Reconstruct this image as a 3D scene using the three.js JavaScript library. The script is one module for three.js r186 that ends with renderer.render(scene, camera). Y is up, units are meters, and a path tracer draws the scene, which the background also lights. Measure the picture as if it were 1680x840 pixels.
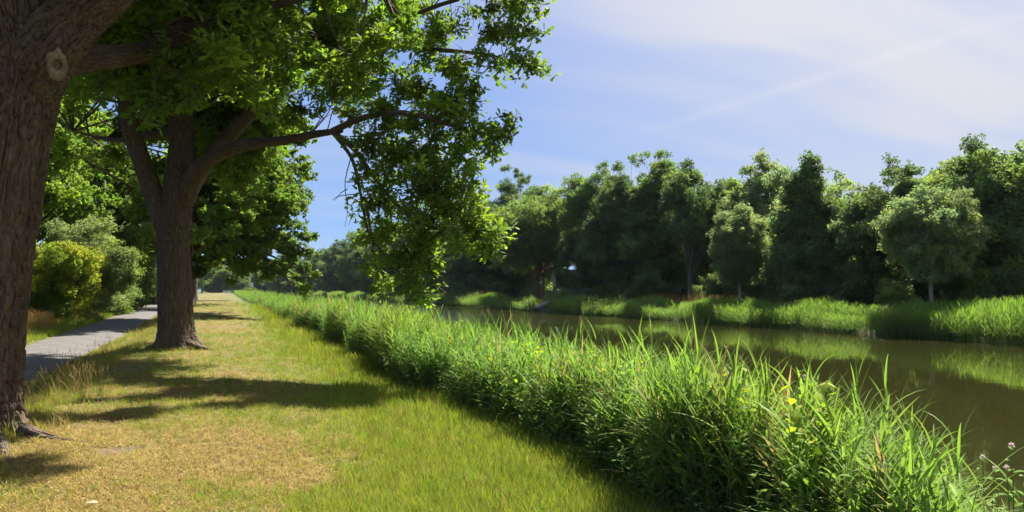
import * as THREE from 'three';
import { mergeGeometries } from 'three/addons/utils/BufferGeometryUtils.js';

// ---------------------------------------------------------------- camera, sky, sun, exposure
// World axes: -z runs along the canal (distance s = -z), +x across it towards the far bank, y up, metres.
const scene = new THREE.Scene();
const EYE = 1.6, F = 1220, YAW = 21 * Math.PI / 180, PITCH = Math.atan(55 / F);
const camera = new THREE.PerspectiveCamera(2 * Math.atan(420 / F) * 180 / Math.PI, 2, 0.1, 3000);
camera.position.set(0, EYE, 0);
camera.lookAt(Math.sin(YAW) * Math.cos(PITCH), EYE + Math.sin(PITCH), -Math.cos(YAW) * Math.cos(PITCH));
const renderer = new THREE.WebGLRenderer({ antialias: true });
renderer.setSize(1024, 512);
renderer.toneMapping = THREE.LinearToneMapping;
renderer.toneMappingExposure = 3.6;
renderer.shadowMap.enabled = true;

const SUN_AZ = YAW + 38 * Math.PI / 180, SUN_EL = 55 * Math.PI / 180;
const sunDir = new THREE.Vector3(Math.sin(SUN_AZ) * Math.cos(SUN_EL), Math.sin(SUN_EL), -Math.cos(SUN_AZ) * Math.cos(SUN_EL));
const sun = new THREE.DirectionalLight(new THREE.Color(1.0, 0.94, 0.82), 5);
sun.position.copy(sunDir).multiplyScalar(200).add(new THREE.Vector3(10, 0, -40));
sun.target.position.set(10, 0, -40);
sun.castShadow = true;
sun.shadow.radius = 1.6;
sun.shadow.mapSize.set(4096, 4096);
Object.assign(sun.shadow.camera, { left: -90, right: 90, top: 90, bottom: -90, near: 1, far: 500 });
scene.add(sun, sun.target);

// ---------------------------------------------------------------- random numbers and noise
function rng(seed) { let s = seed >>> 0; return () => { s = (s + 0x6d2b79f5) | 0; let t = Math.imul(s ^ (s >>> 15), 1 | s); t = (t + Math.imul(t ^ (t >>> 7), 61 | t)) ^ t; return ((t ^ (t >>> 14)) >>> 0) / 4294967296; }; }
const h3 = (x, y, z) => { let n = Math.imul(x, 374761393) ^ Math.imul(y, 668265263) ^ Math.imul(z, 2147483647 - 1640531527); n = Math.imul(n ^ (n >>> 13), 1274126177); return ((n ^ (n >>> 16)) >>> 0) / 4294967296; };
const sm = (t) => t * t * (3 - 2 * t), mix = (a, b, t) => a + (b - a) * t;
function noise3(x, y, z) {
  const i = Math.floor(x), j = Math.floor(y), k = Math.floor(z), u = sm(x - i), v = sm(y - j), w = sm(z - k);
  const c = (a, b, d) => h3(i + a, j + b, k + d);
  return mix(mix(mix(c(0, 0, 0), c(1, 0, 0), u), mix(c(0, 1, 0), c(1, 1, 0), u), v), mix(mix(c(0, 0, 1), c(1, 0, 1), u), mix(c(0, 1, 1), c(1, 1, 1), u), v), w);
}
function noise2(x, y) {
  const i = Math.floor(x), j = Math.floor(y), u = sm(x - i), v = sm(y - j);
  return mix(mix(h3(i, j, 7), h3(i + 1, j, 7), u), mix(h3(i, j + 1, 7), h3(i + 1, j + 1, 7), u), v);
}
const fbm2 = (x, y, n = 4) => { let a = 0, m = 0.5, t = 0; for (let k = 0; k < n; k++) { a += m * noise2(x, y); t += m; x = x * 2.03 + 17.3; y = y * 2.03 + 9.1; m *= 0.5; } return a / t; };
// value noise that repeats every p cells, for tiling textures
function tnoise(x, y, p, q, salt) {
  const i = Math.floor(x), j = Math.floor(y), u = sm(x - i), v = sm(y - j), c = (a, b) => h3(((i + a) % p + p) % p, ((j + b) % q + q) % q, salt);
  return mix(mix(c(0, 0), c(1, 0), u), mix(c(0, 1), c(1, 1), u), v);
}
const sstep = (a, b, x) => { const t = Math.min(1, Math.max(0, (x - a) / (b - a))); return t * t * (3 - 2 * t); };
const clamp = (x, a, b) => Math.min(b, Math.max(a, x));

// ---------------------------------------------------------------- sky
const CY = Math.cos(YAW), SY = Math.sin(YAW), CP = Math.cos(PITCH), SP = Math.sin(PITCH);
function skyTexture() {
  const W = 2048, H = 1024, d = new Float32Array(W * H * 4), K = 1 / 3.6;
  // a vapour trail: a straight line high in the air, seen as an arc
  const dirOf = (u, v) => { const a = (u - 840) / F, b = (420 - v) / F, f = CP - b * SP, up = SP + b * CP; const x = a * CY + f * SY, z = -(f * CY - a * SY), n = Math.hypot(x, up, z); return [x / n, up / n, z / n]; };
  const A = dirOf(1240, 160), B = dirOf(1680, 22);
  const N = [A[1] * B[2] - A[2] * B[1], A[2] * B[0] - A[0] * B[2], A[0] * B[1] - A[1] * B[0]], nl = Math.hypot(...N);
  for (let y = 0; y < H; y++) {
    const el = ((y + 0.5) / H - 0.5) * Math.PI, ce = Math.cos(el), se = Math.sin(el);
    for (let x = 0; x < W; x++) {
      const az = ((x + 0.5) / W - 0.5) * 2 * Math.PI, dx = ce * Math.cos(az), dz = ce * Math.sin(az), dy = se, o = (y * W + x) * 4;
      const rt = dx * CY + dz * SY, fw = dx * SY - dz * CY;                  // right of and ahead of the camera
      const toSun = Math.max(0, dx * sunDir.x + dy * sunDir.y + dz * sunDir.z);
      const up = Math.max(0, dy);
      // clear air: pale at the horizon, bluer above
      const t = Math.pow(1 - up, 3.2);
      let r = mix(0.20, 0.40, t), g = mix(0.33, 0.64, t), b = mix(0.80, 1.0, t);
      // thin cirrus on a plane 9 km up, in long streaks
      const q = 1 / (up + 0.14), px = rt * q, pz = fw * q, e1 = px * 0.93 + pz * 0.36, e2 = -px * 0.36 + pz * 0.93;
      const wob = fbm2(e1 * 0.5 + 3, e2 * 0.5, 3);
      const st = fbm2(e1 * 0.42 + wob * 1.2 + 40, e2 * 1.5 + wob * 1.5 + 11, 5), fine = fbm2(e1 * 1.1 + 7 + wob, e2 * 6 + wob * 3, 4);
      const cover = sstep(-0.2, 0.48, rt + (toSun - 0.6) * 0.35 + (wob - 0.5) * 0.5);
      let c = clamp(sstep(0.30, 0.68, st * 0.8 + fine * 0.2) * 0.46 * (0.45 + 0.55 * cover) + cover * 0.58 + (fine - 0.5) * 0.26, 0, 0.95) * sstep(-0.02, 0.05, dy);
      const cr = 0.72, cg = 0.73, cb = 0.79;
      r = mix(r, cr, c); g = mix(g, cg, c); b = mix(b, cb, c);
      // the trail
      const off = (dx * N[0] + dy * N[1] + dz * N[2]) / nl, along = dx * B[0] + dy * B[1] + dz * B[2];
      const tr = Math.exp(-Math.pow(off / 0.0048, 2)) * sstep(0.87, 0.99, along) * (0.5 + 0.5 * noise2(e1 * 9, e2 * 9)) * 0.28;
      r = mix(r, 0.86, tr); g = mix(g, 0.85, tr); b = mix(b, 0.87, tr);
      // brightening round the sun through the thin cloud
      const glow = 1 + 0.35 * Math.pow(toSun, 6) + 1.2 * Math.pow(toSun, 60);
      d[o] = r * glow * K; d[o + 1] = g * glow * K; d[o + 2] = b * glow * K; d[o + 3] = 1;
    }
  }
  const tex = new THREE.DataTexture(d, W, H, THREE.RGBAFormat, THREE.FloatType);
  tex.mapping = THREE.EquirectangularReflectionMapping; tex.magFilter = THREE.LinearFilter; tex.needsUpdate = true;
  return tex;
}
const sky = skyTexture();
scene.background = sky;
scene.environment = sky;

// ---------------------------------------------------------------- places
const V = (x, y, z) => new THREE.Vector3(x, y, z);
// the point seen along photograph position (u, v) at level forward depth D metres
function at(u, v, D) { const a = (u - 840) / F, b = (420 - v) / F, f = CP - b * SP, up = SP + b * CP, k = D / f; return V((a * CY) * k + D * SY, EYE + up * k, -(D * CY - a * SY * k)); }
const cam = (p) => ({ X: p.x * CY + p.z * SY, D: p.x * SY - p.z * CY });
function pix(p) { const c = cam(p), y = p.y - EYE, f = c.D * CP + y * SP, up = y * CP - c.D * SP; return { u: 840 + F * c.X / f, v: 420 - F * up / f, D: c.D }; }
const WATER = -0.8;
const pathShift = (s) => -0.0003 * Math.pow(clamp(s - 20, 0, 130), 2);
function ground(x, z) {
  const s = -z, rise = 0.3 * sstep(18, 75, s);
  const xl = x - pathShift(s) * sstep(-0.5, -3.5, x);
  const w = (noise2(x * 0.35 + 5, z * 0.22) - 0.5) * 0.10 + (noise2(x * 1.3, z * 1.1 + 4) - 0.5) * 0.035;
  let y;
  if (xl < -3.75) y = mix(-0.42, -0.22, sstep(-6.7, -8.4, xl)) + rise * 1.1 + w * sstep(-6.7, -7.6, xl);
  else if (xl < -1.4) y = mix(-0.42, 0.0, sstep(-3.75, -1.9, xl)) + rise * mix(1.1, 0.8, sstep(-3.75, -1.4, xl)) + w * sstep(-3.75, -3.2, xl);
  else if (x < 3.6) y = -0.28 * sstep(-0.2, 3.8, x) + rise * 0.8 * sstep(3.6, 1.5, x) + w;
  else if (x < 20) y = mix(-0.277, -1.9, sstep(3.4, 9.0, x)) + w * sstep(9, 4, x);
  else if (x < 36) y = mix(-1.9, -0.05, sstep(29.6, 35.0, x)) + w * sstep(30, 34, x);
  else y = -0.05 + w + 0.4 * sstep(38, 60, x);
  return y;
}

// ---------------------------------------------------------------- mesh building
class GB {
  constructor() { this.p = []; this.uv = []; this.c = []; this.i = []; }
  v(x, y, z, u = 0, w = 0) { this.p.push(x, y, z); this.uv.push(u, w); return this.p.length / 3 - 1; }
  t(a, b, c) { this.i.push(a, b, c); }
  geo(normals = true) {
    const g = new THREE.BufferGeometry();
    g.setAttribute('position', new THREE.Float32BufferAttribute(this.p, 3));
    g.setAttribute('uv', new THREE.Float32BufferAttribute(this.uv, 2));
    if (this.c.length) g.setAttribute('color', new THREE.Float32BufferAttribute(this.c, 3));
    g.setIndex(this.i);
    if (normals) g.computeVertexNormals();
    return g;
  }
  // a tube through pts (Vector3) with the given radii; disp adds to the radius
  tube(pts, radii, sides = 8, segs = 0, disp = null, cap = true) {
    const curve = new THREE.CatmullRomCurve3(pts, false, 'centripetal'), n = segs || (pts.length - 1) * 3, L = curve.getLength();
    let X = null; const first = this.p.length / 3, T = V(0, 0, 0);
    for (let k = 0; k <= n; k++) {
      const f = k / n, P = curve.getPoint(f); curve.getTangent(f, T);
      if (!X) X = (Math.abs(T.y) > 0.9 ? V(1, 0, 0) : V(0, 1, 0)).cross(T).normalize(); else X.addScaledVector(T, -X.dot(T)).normalize();
      const Y = T.clone().cross(X), g = f * (radii.length - 1), gi = Math.min(radii.length - 2, Math.floor(g)), r0 = mix(radii[gi], radii[gi + 1], g - gi);
      for (let j = 0; j <= sides; j++) {
        const a = (j % sides) / sides * 2 * Math.PI, ca = Math.cos(a), sa = Math.sin(a);
        let x = X.x * ca + Y.x * sa, y = X.y * ca + Y.y * sa, z = X.z * ca + Y.z * sa;
        const r = r0 + (disp ? disp(x, z, ca * r0, sa * r0, f * L, P, r0) : 0);
        this.v(P.x + x * r, P.y + y * r, P.z + z * r, j / sides * radii[0] * 6.283, f * L);
      }
    }
    const m = sides + 1;
    for (let k = 0; k < n; k++) for (let j = 0; j < sides; j++) { const a = first + k * m + j; this.t(a, a + 1, a + m); this.t(a + 1, a + m + 1, a + m); }
    if (cap) { const P = curve.getPoint(1), c = this.v(P.x, P.y, P.z, 0, L); for (let j = 0; j < sides; j++) this.t(first + n * m + j, first + n * m + j + 1, c); }
    return this;
  }
  // a narrow leaf or grass blade: starts at o along d, bends down by droop, broad side facing n
  blade(o, d, n, len, wid, segs, droop, prof, fold = 0) {
    const D = d.clone().normalize(), S = V(0, 0, 0).crossVectors(D, n).normalize(), P = o.clone(); let prev = null;
    for (let k = 0; k <= segs; k++) {
      const f = k / segs, w = prof(f) * wid / 2, Nn = V(0, 0, 0).crossVectors(S, D).normalize();
      const up = fold * w, a = this.v(P.x - S.x * w + Nn.x * up, P.y - S.y * w + Nn.y * up, P.z - S.z * w + Nn.z * up, 0, f), m = fold ? this.v(P.x, P.y, P.z, 0.5, f) : -1, b = k === segs && !fold ? a : this.v(P.x + S.x * w + Nn.x * up, P.y + S.y * w + Nn.y * up, P.z + S.z * w + Nn.z * up, 1, f);
      if (prev) {
        if (fold) { this.t(prev[0], prev[1], a); this.t(prev[1], m, a); this.t(prev[1], prev[2], m); this.t(prev[2], b, m); }
        else { this.t(prev[0], prev[2], a); if (b !== a) this.t(prev[2], b, a); }
      }
      prev = [a, m, b];
      P.addScaledVector(D, len / segs); D.y -= droop / segs; D.normalize();
    }
    return this;
  }
}
const rdir = (R) => { const y = R() * 2 - 1, a = R() * 6.2832, c = Math.sqrt(1 - y * y); return V(c * Math.cos(a), y, c * Math.sin(a)); };
const taken = new Map();
function numbered(n) { const k = taken.get(n) || 0; taken.set(n, k + 1); return k ? n + '_' + String(k).padStart(3, '0') : n; }
function shade(o) { o.traverse((m) => { if (m.isMesh) { m.castShadow = true; m.receiveShadow = true; } }); return o; }
function top(o, name, data) { o.name = numbered(name); Object.assign(o.userData, data); scene.add(o); return o; }
function part(parent, name, geo, mat, kind) { const m = new THREE.Mesh(geo, mat); m.name = name; if (kind) m.userData.kind = kind; parent.add(m); return m; }
const M4 = new THREE.Matrix4(), Q = new THREE.Quaternion(), Q2 = new THREE.Quaternion(), UPV = V(0, 1, 0), SC = V(1, 1, 1);
// list entries: [Vector3 position, Quaternion, scale (number or Vector3), [r, g, b]]
function instanced(name, geo, mat, list) {
  const m = new THREE.InstancedMesh(geo, mat, Math.max(1, list.length)); m.name = name;
  const c = new THREE.Color();
  list.forEach(([p, q, s, col], k) => { M4.compose(p, q, s.isVector3 ? s : SC.set(s, s, s)); m.setMatrixAt(k, M4); c.setRGB(...col); m.setColorAt(k, c); });
  m.userData.kind = 'stuff';
  return m;
}
const yawTilt = (R, tilt) => { const q = new THREE.Quaternion().setFromAxisAngle(UPV, R() * 6.2832), a = R() * 6.2832; Q2.setFromAxisAngle(V(Math.cos(a), 0, Math.sin(a)), (R() - 0.5) * 2 * tilt); return Q2.clone().multiply(q); };

// ---------------------------------------------------------------- textures and materials
function dataTex(w, h, fn, srgb) {
  const d = new Uint8Array(w * h * 4);
  for (let y = 0; y < h; y++) for (let x = 0; x < w; x++) { const c = fn(x / w, y / h), o = (y * w + x) * 4; d[o] = clamp(c[0], 0, 1) * 255; d[o + 1] = clamp(c[1], 0, 1) * 255; d[o + 2] = clamp(c[2], 0, 1) * 255; d[o + 3] = 255; }
  const t = new THREE.DataTexture(d, w, h); t.wrapS = t.wrapT = THREE.RepeatWrapping; t.magFilter = THREE.LinearFilter; t.minFilter = THREE.LinearMipmapLinearFilter; t.generateMipmaps = true;
  if (srgb) t.colorSpace = THREE.SRGBColorSpace; t.needsUpdate = true; return t;
}
const physical = (o) => new THREE.MeshPhysicalMaterial({ side: THREE.DoubleSide, ...o });
const leafMat = (r, g, b, through = 0.45, coat = 0.12, cr = 0.42) => physical({ color: new THREE.Color().setRGB(r, g, b), roughness: 1, transmission: through, thickness: 0, clearcoat: coat, clearcoatRoughness: cr, specularIntensity: 0.3 });
const OAKLEAF = leafMat(0.15, 0.245, 0.017, 0.6, 0.14), FARLEAF = leafMat(0.11, 0.165, 0.025, 0.5, 0.08), REEDLEAF = leafMat(0.155, 0.27, 0.030, 0.5, 0.14, 0.4), GRASS = leafMat(1, 1, 1, 0.4, 0.06), WEED = leafMat(0.125, 0.22, 0.018, 0.5, 0.06);
const YELLOWLEAF = leafMat(0.33, 0.36, 0.016, 0.55, 0.08), DRYSTALK = physical({ color: new THREE.Color().setRGB(0.30, 0.20, 0.10), roughness: 0.9 }), STEM = physical({ color: new THREE.Color().setRGB(0.10, 0.14, 0.035), roughness: 0.6 });
const PLUME = physical({ color: new THREE.Color().setRGB(0.26, 0.14, 0.085), roughness: 1, transmission: 0.3, thickness: 0 });

// furrowed bark: relief (0 to about -1) at a point (cx, cz) round the stem and length l along it, metres
function furrow(cx, l, cz, salt) {
  const w = (noise3(cx * 6, l * 2.4, cz * 6 + salt) - 0.5) * 0.09, n = noise3((cx + w) * 24 + salt, l * 3.4, (cz + w) * 24), m = noise3((cx + w) * 46, l * 8 + salt, (cz - w) * 46);
  const r1 = 1 - Math.abs(2 * n - 1), r2 = 1 - Math.abs(2 * m - 1);
  return -(Math.pow(r1, 3.5) * 0.85 + Math.pow(r2, 3.5) * 0.4);
}
const barkColor = dataTex(512, 512, (u, v) => {
  const a = tnoise(u * 8, v * 6, 8, 6, 1), b = tnoise(u * 64, v * 24, 64, 24, 2), c = tnoise(u * 180, v * 90, 180, 90, 3), k = 0.62 + 0.2 * a + 0.22 * b + 0.16 * (c - 0.5), l = sstep(0.55, 0.8, tnoise(u * 14, v * 11, 14, 11, 6) * 0.7 + c * 0.3) * 0.25;
  return [k + l * 0.3, k * 0.97 + l * 0.42, k * 0.94 + l * 0.2];
}, true);
const barkBump = dataTex(512, 1024, (u, v) => {
  const w = tnoise(u * 10, v * 8, 10, 8, 3) * 0.06, n = tnoise((u + w) * 34, v * 16, 34, 16, 4), m = tnoise((u + w) * 80, v * 50, 80, 50, 5);
  const k = 1 - Math.pow(1 - Math.abs(2 * n - 1), 2.2) * 0.8 - 0.3 * m; return [k, k, k];
});
barkColor.repeat.set(0.7, 0.5); barkBump.repeat.set(0.8, 0.5);
const barkMat = (r, g, b, bs) => new THREE.MeshStandardMaterial({ color: new THREE.Color().setRGB(r, g, b), map: barkColor, bumpMap: barkBump, bumpScale: bs, roughness: 0.95 });
const BARK = barkMat(0.125, 0.088, 0.06, 0.035), BARK2 = BARK, BARKFAR = new THREE.MeshStandardMaterial({ color: new THREE.Color().setRGB(0.10, 0.08, 0.06), roughness: 1 }), BARKGREY = new THREE.MeshStandardMaterial({ color: new THREE.Color().setRGB(0.26, 0.24, 0.2), roughness: 1 }), BARKRED = new THREE.MeshStandardMaterial({ color: new THREE.Color().setRGB(0.2, 0.1, 0.06), roughness: 1 });
const MOSS = physical({ color: new THREE.Color().setRGB(0.10, 0.12, 0.02), roughness: 1 });

// ---------------------------------------------------------------- setting: ground, path, water
// 0 = lush green, 1 = straw dry
function dryness(x, z) {
  const s = -z, n = fbm2(x * 0.55 + 20, z * 0.4 + 3, 4), edge = 1.35 + (noise2(z * 0.35, 2.2) - 0.5) * 0.9;
  let d = sstep(edge + 1.1, edge - 1.0, x) * (0.76 + (n - 0.5) * 2.1 + (noise2(x * 2.3 + 3, z * 1.9) - 0.5) * 0.3);
  d *= mix(1, 0.45 + noise2(x * 2, z) * 0.4, sstep(-1.6, -2.8, x - pathShift(s) * sstep(-0.5, -3.5, x)));
  return clamp(d, 0, 1);
}
// worn patches of bare earth
const worn = (x, z) => Math.max(Math.exp(-(((x - 0.62) / 0.42) ** 2 + ((z + 5.62) / 0.2) ** 2)), Math.exp(-(((x + 0.95) / 0.35) ** 2 + ((z + 8.35) / 0.25) ** 2)), 0.8 * Math.exp(-(((x + 1.6) / 0.3) ** 2 + ((z + 12.2) / 0.4) ** 2))) * (0.6 + 0.8 * noise2(x * 9, z * 9));
function tints(x, z) {
  const d = dryness(x, z), bare = Math.max(sstep(0.66, 0.78, fbm2(x * 1.1 + 60, z * 1.1, 4)) * sstep(0.3, 0.6, d), sstep(0.3, 0.6, worn(x, z))), n = 0.85 + 0.3 * noise2(x * 3.1, z * 2.7);
  let c = [mix(0.115, 0.205, d), mix(0.155, 0.165, d), mix(0.018, 0.042, d)];
  c = [mix(c[0], 0.21, bare), mix(c[1], 0.15, bare), mix(c[2], 0.09, bare)];
  return c.map((k) => k * n);
}
const soil = dataTex(512, 512, (u, v) => {
  const a = tnoise(u * 20, v * 20, 20, 20, 21), b = tnoise(u * 90, v * 90, 90, 90, 22), c = tnoise(u * 250, v * 250, 250, 250, 23), k = 0.62 + 0.18 * a + 0.28 * (b - 0.3) + 0.25 * (c - 0.5);
  return [k, k * 0.98, k * 0.92];
}, true);
const soilBump = dataTex(512, 512, (u, v) => { const k = 0.5 * tnoise(u * 60, v * 60, 60, 60, 31) + 0.5 * tnoise(u * 200, v * 200, 200, 200, 32); return [k, k, k]; });
soil.repeat.set(0.35, 0.35); soilBump.repeat.set(0.5, 0.5);
{
  const xs = [], ss = [];
  const run = (list, a, b, st) => { for (let k = a; k < b - 1e-6; k += st) list.push(k); };
  run(xs, -900, -60, 60); run(xs, -60, -16, 4); run(xs, -16, -8, 0.8); run(xs, -8, 7, 0.12); run(xs, 7, 28, 1.5); run(xs, 28, 38, 0.4); run(xs, 38, 70, 4); run(xs, 70, 901, 60);
  run(ss, -120, -8, 8); run(ss, -8, 2, 0.6); run(ss, 2, 16, 0.12); run(ss, 16, 40, 0.4); run(ss, 40, 120, 2); run(ss, 120, 400, 10); run(ss, 400, 1500, 80);
  const g = new GB();
  for (const s of ss) for (const x of xs) {
    const y = ground(x, -s); g.v(x, y, -s, x, s);
    let c = x < -7 || x > 8 ? [0.075 + 0.04 * noise2(x * 0.3, s * 0.2), 0.115, 0.025] : tints(x, -s);
    if (y < WATER - 0.02 && x > 3) c = [0.06, 0.05, 0.03];
    else if (x > 3.4 && x < 8) { const k = sstep(3.4, 4.2, x); c = [mix(c[0], 0.075, k), mix(c[1], 0.06, k), mix(c[2], 0.032, k)]; }
    g.c.push(...c);
  }
  const m = xs.length;
  for (let k = 0; k < ss.length - 1; k++) for (let j = 0; j < m - 1; j++) { const a = k * m + j; g.t(a, a + 1, a + m); g.t(a + 1, a + m + 1, a + m); }
  const o = new THREE.Mesh(g.geo(), new THREE.MeshStandardMaterial({ vertexColors: true, map: soil, bumpMap: soilBump, bumpScale: 0.025, roughness: 1, side: THREE.DoubleSide }));
  top(o, 'ground', { kind: 'structure', label: 'grassy canal embankment with dry straw crest and greener slopes', category: 'ground' });
  shade(o);
}
{
  // the asphalt cycle path beside the embankment
  const asphalt = dataTex(512, 512, (u, v) => {
    const a = tnoise(u * 6, v * 6, 6, 6, 41), b = tnoise(u * 40, v * 40, 40, 40, 42), c = tnoise(u * 220, v * 220, 220, 220, 43), k = 0.56 + 0.1 * (a - 0.5) + 0.12 * (b - 0.5) + 0.34 * (c - 0.5); return [k, k * 0.985, k * 0.97];
  }, true);
  asphalt.repeat.set(0.5, 0.5);
  const g = new GB(), ss = []; for (let s = -30; s < 60; s += 0.5) ss.push(s); for (let s = 60; s <= 400; s += 4) ss.push(s);
  const n = 9;
  ss.forEach((s) => { for (let j = 0; j < n; j++) { const f = j / (n - 1), wob = (noise2(s * 0.9, j > 4 ? 8 : 2) - 0.5) * 0.16, x = -5.25 + pathShift(s) + (f - 0.5) * 2.62 + (j === 0 || j === n - 1 ? wob : 0), yy = ground(x + 0, -s) + 0.012 + 0.03 * (1 - Math.pow(2 * f - 1, 2)); g.v(x, j === 0 || j === n - 1 ? yy - 0.02 : yy, -s, x, s); } });
  for (let k = 0; k < ss.length - 1; k++) for (let j = 0; j < n - 1; j++) { const a = k * n + j; g.t(a, a + 1, a + n); g.t(a + 1, a + n + 1, a + n); }
  const o = new THREE.Mesh(g.geo(), new THREE.MeshStandardMaterial({ color: new THREE.Color().setRGB(0.30, 0.29, 0.288), map: asphalt, bumpMap: soilBump, bumpScale: 0.004, roughness: 0.92, side: THREE.DoubleSide }));
  top(o, 'cycle_path', { kind: 'structure', label: 'narrow grey asphalt path running beside the row of oaks', category: 'path' });
  shade(o);
}
{
  // canal water: ripples as relief, stronger where the breeze touches it further along
  const W = 1024, H = 2048, X0 = 3, X1 = 35, S1 = 150, d = new Float32Array(W * H * 4);
  for (let y = 0; y < H; y++) for (let x = 0; x < W; x++) {
    const px = X0 + (X1 - X0) * x / W, s = S1 * y / H;
    const wind = 0.05 + 4.5 * sstep(40, 75, s + (noise2(px * 0.12, s * 0.1) - 0.5) * 40) + 0.25 * sstep(0.62, 0.75, noise2(px * 0.16 + 9, s * 0.22)) * sstep(12, 24, px);
    const a = Math.sin(px * 2.1 + s * 1.4 + 3 * noise2(px * 0.7, s * 0.6)) * 0.25, n = noise2(px * 3.1 + 3, s * 4.2) - 0.5, m = noise2(px * 7.3, s * 8.8 + 5) - 0.5;
    const k = 0.5 + wind * (a * 0.35 + n * 0.7 + m * 0.32), o = (y * W + x) * 4; d[o] = d[o + 1] = d[o + 2] = k; d[o + 3] = 1;
  }
  const bump = new THREE.DataTexture(d, W, H, THREE.RGBAFormat, THREE.FloatType); bump.wrapS = THREE.ClampToEdgeWrapping; bump.wrapT = THREE.MirroredRepeatWrapping; bump.magFilter = THREE.LinearFilter; bump.needsUpdate = true;
  const g = new GB(), xs = [3, 20, 35], ss = [-60, 0, 60, 150, 300, 600, 1200];
  for (const s of ss) for (const x of xs) g.v(x, WATER, -s, (x - X0) / (X1 - X0), s / S1);
  for (let k = 0; k < ss.length - 1; k++) for (let j = 0; j < 2; j++) { const a = k * 3 + j; g.t(a, a + 1, a + 3); g.t(a + 1, a + 4, a + 3); }
  const o = new THREE.Mesh(g.geo(), physical({ color: new THREE.Color().setRGB(0.018, 0.0185, 0.005), roughness: 0.03, ior: 1.333, bumpMap: bump, bumpScale: 0.02 }));
  top(o, 'canal_water', { kind: 'structure', label: 'brown green canal water between the two reed banks', category: 'water' });
  shade(o);
}

// ---------------------------------------------------------------- leaf clumps
const OAKPROF = [0.03, 0.16, 0.34, 0.22, 0.52, 0.33, 0.66, 0.42, 0.5, 0.12];
const oakProf = (f) => { const g = f * 9, i = Math.min(8, Math.floor(g)); return mix(OAKPROF[i], OAKPROF[i + 1], g - i); };
const lance = (f) => Math.max(0.02, Math.pow(Math.sin(Math.PI * Math.min(0.999, f * 0.93 + 0.07)), 0.8));
function oakClump(seed, leaves, rad, len, segs = 9) {
  const R = rng(seed), g = new GB();
  const shoots = 4;
  const S = []; for (let k = 0; k < shoots; k++) { const d = rdir(R); d.y = d.y * 0.5 + 0.12; S.push(d.normalize().multiplyScalar(rad * (0.35 + 0.6 * R()))); }
  for (let k = 0; k < leaves; k++) {
    const s = S[k % shoots], o = s.clone().multiplyScalar(0.55 + 0.45 * R()).add(rdir(R).multiplyScalar(rad * 0.12));
    const d = rdir(R); d.y = d.y * 0.55 - 0.12; d.addScaledVector(s, 0.9 / rad * 0.6).normalize();
    const n = rdir(R).multiplyScalar(0.65); n.y += 0.9; n.normalize();
    g.blade(o, d, n, len * (0.75 + 0.5 * R()), len * 0.8, segs, 0.5 * R() - 0.05, segs === 9 ? oakProf : lance);
  }
  return g.geo();
}
function smallClump(seed, leaves, rad, len, wide, segs = 2) {
  const R = rng(seed), g = new GB(), S = [];
  for (let k = 0; k < 6; k++) { const d = rdir(R); d.y *= 0.7; S.push(d.multiplyScalar(rad * (0.3 + 0.6 * R()))); }
  for (let k = 0; k < leaves; k++) {
    const o = S[k % 6].clone().add(rdir(R).multiplyScalar(rad * 0.42 * Math.cbrt(R())));
    const d = rdir(R); d.y = d.y * 0.6 - 0.15; const n = rdir(R).multiplyScalar(0.8); n.y += 0.7; n.normalize();
    g.blade(o, d.normalize(), n, len * (0.7 + 0.6 * R()), len * wide, segs, 0.4, lance);
  }
  return g.geo();
}
const OAK = [1, 2, 3, 4].map((k) => oakClump(k * 31, 18, 0.23, 0.125));
const OAKMID = [1, 2, 3].map((k) => oakClump(k * 57, 26, 0.32, 0.15, 3));
const FARC = [1, 2, 3].map((k) => smallClump(k * 71, 34, 0.46, 0.19, 0.6));
const FINEC = [1, 2].map((k) => smallClump(k * 91, 46, 0.36, 0.135, 0.4));
const BIGFAR = [1, 2].map((k) => smallClump(k * 47, 60, 0.95, 0.30, 0.6));

// ---------------------------------------------------------------- trees
// crown from lobes [{p: Vector3, r}], relative to the tree's base
function crownInto(tree, lobes, geos, mat, R, opt) {
  const lists = geos.map(() => []);
  for (const L of lobes) {
    const n = Math.round(opt.density * L.r * L.r * (L.k ?? 1)), tone = 0.68 + 0.64 * R(), warm = (R() - 0.5) * 0.25 + (L.warm ?? 0);
    const m = Math.max(3, Math.round(n / (opt.per ?? 7))), heads = [];
    for (let k = 0; k < m; k++) { const d = rdir(R), r = L.r * Math.pow(R(), opt.shell ?? 0.42); heads.push([d.x * r, d.y * r * (L.flat ?? 0.8), d.z * r, 0.85 + 0.3 * R()]); }
    for (let k = 0; k < n; k++) {
      const d = rdir(R), e = heads[k % m], r = (opt.knot ?? 0.34) * L.r * Math.sqrt(R()), p = V(L.p.x + e[0] + d.x * r, L.p.y + e[1] + d.y * r * 0.6, L.p.z + e[2] + d.z * r);
      if (opt.reject && opt.reject(p)) continue;
      const c = tone * e[3] * (0.85 + 0.3 * R()), w = warm + (R() - 0.5) * 0.2;
      lists[Math.floor(R() * geos.length)].push([p, yawTilt(R, 0.9), (opt.size ?? 1) * (0.75 + 0.55 * R()), [c * (1 + w), c * (1 + w * 0.3), c * (1 - w)]]);
    }
  }
  const crown = new THREE.Group(); crown.name = 'crown'; crown.userData.kind = 'stuff';
  lists.forEach((l, k) => { if (l.length) { const m = instanced('leaves', geos[k], mat, l); crown.add(m); } });
  tree.add(crown);
  return lists.reduce((a, l) => a + l.length, 0);
}
let leafTotal = 0;
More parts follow.
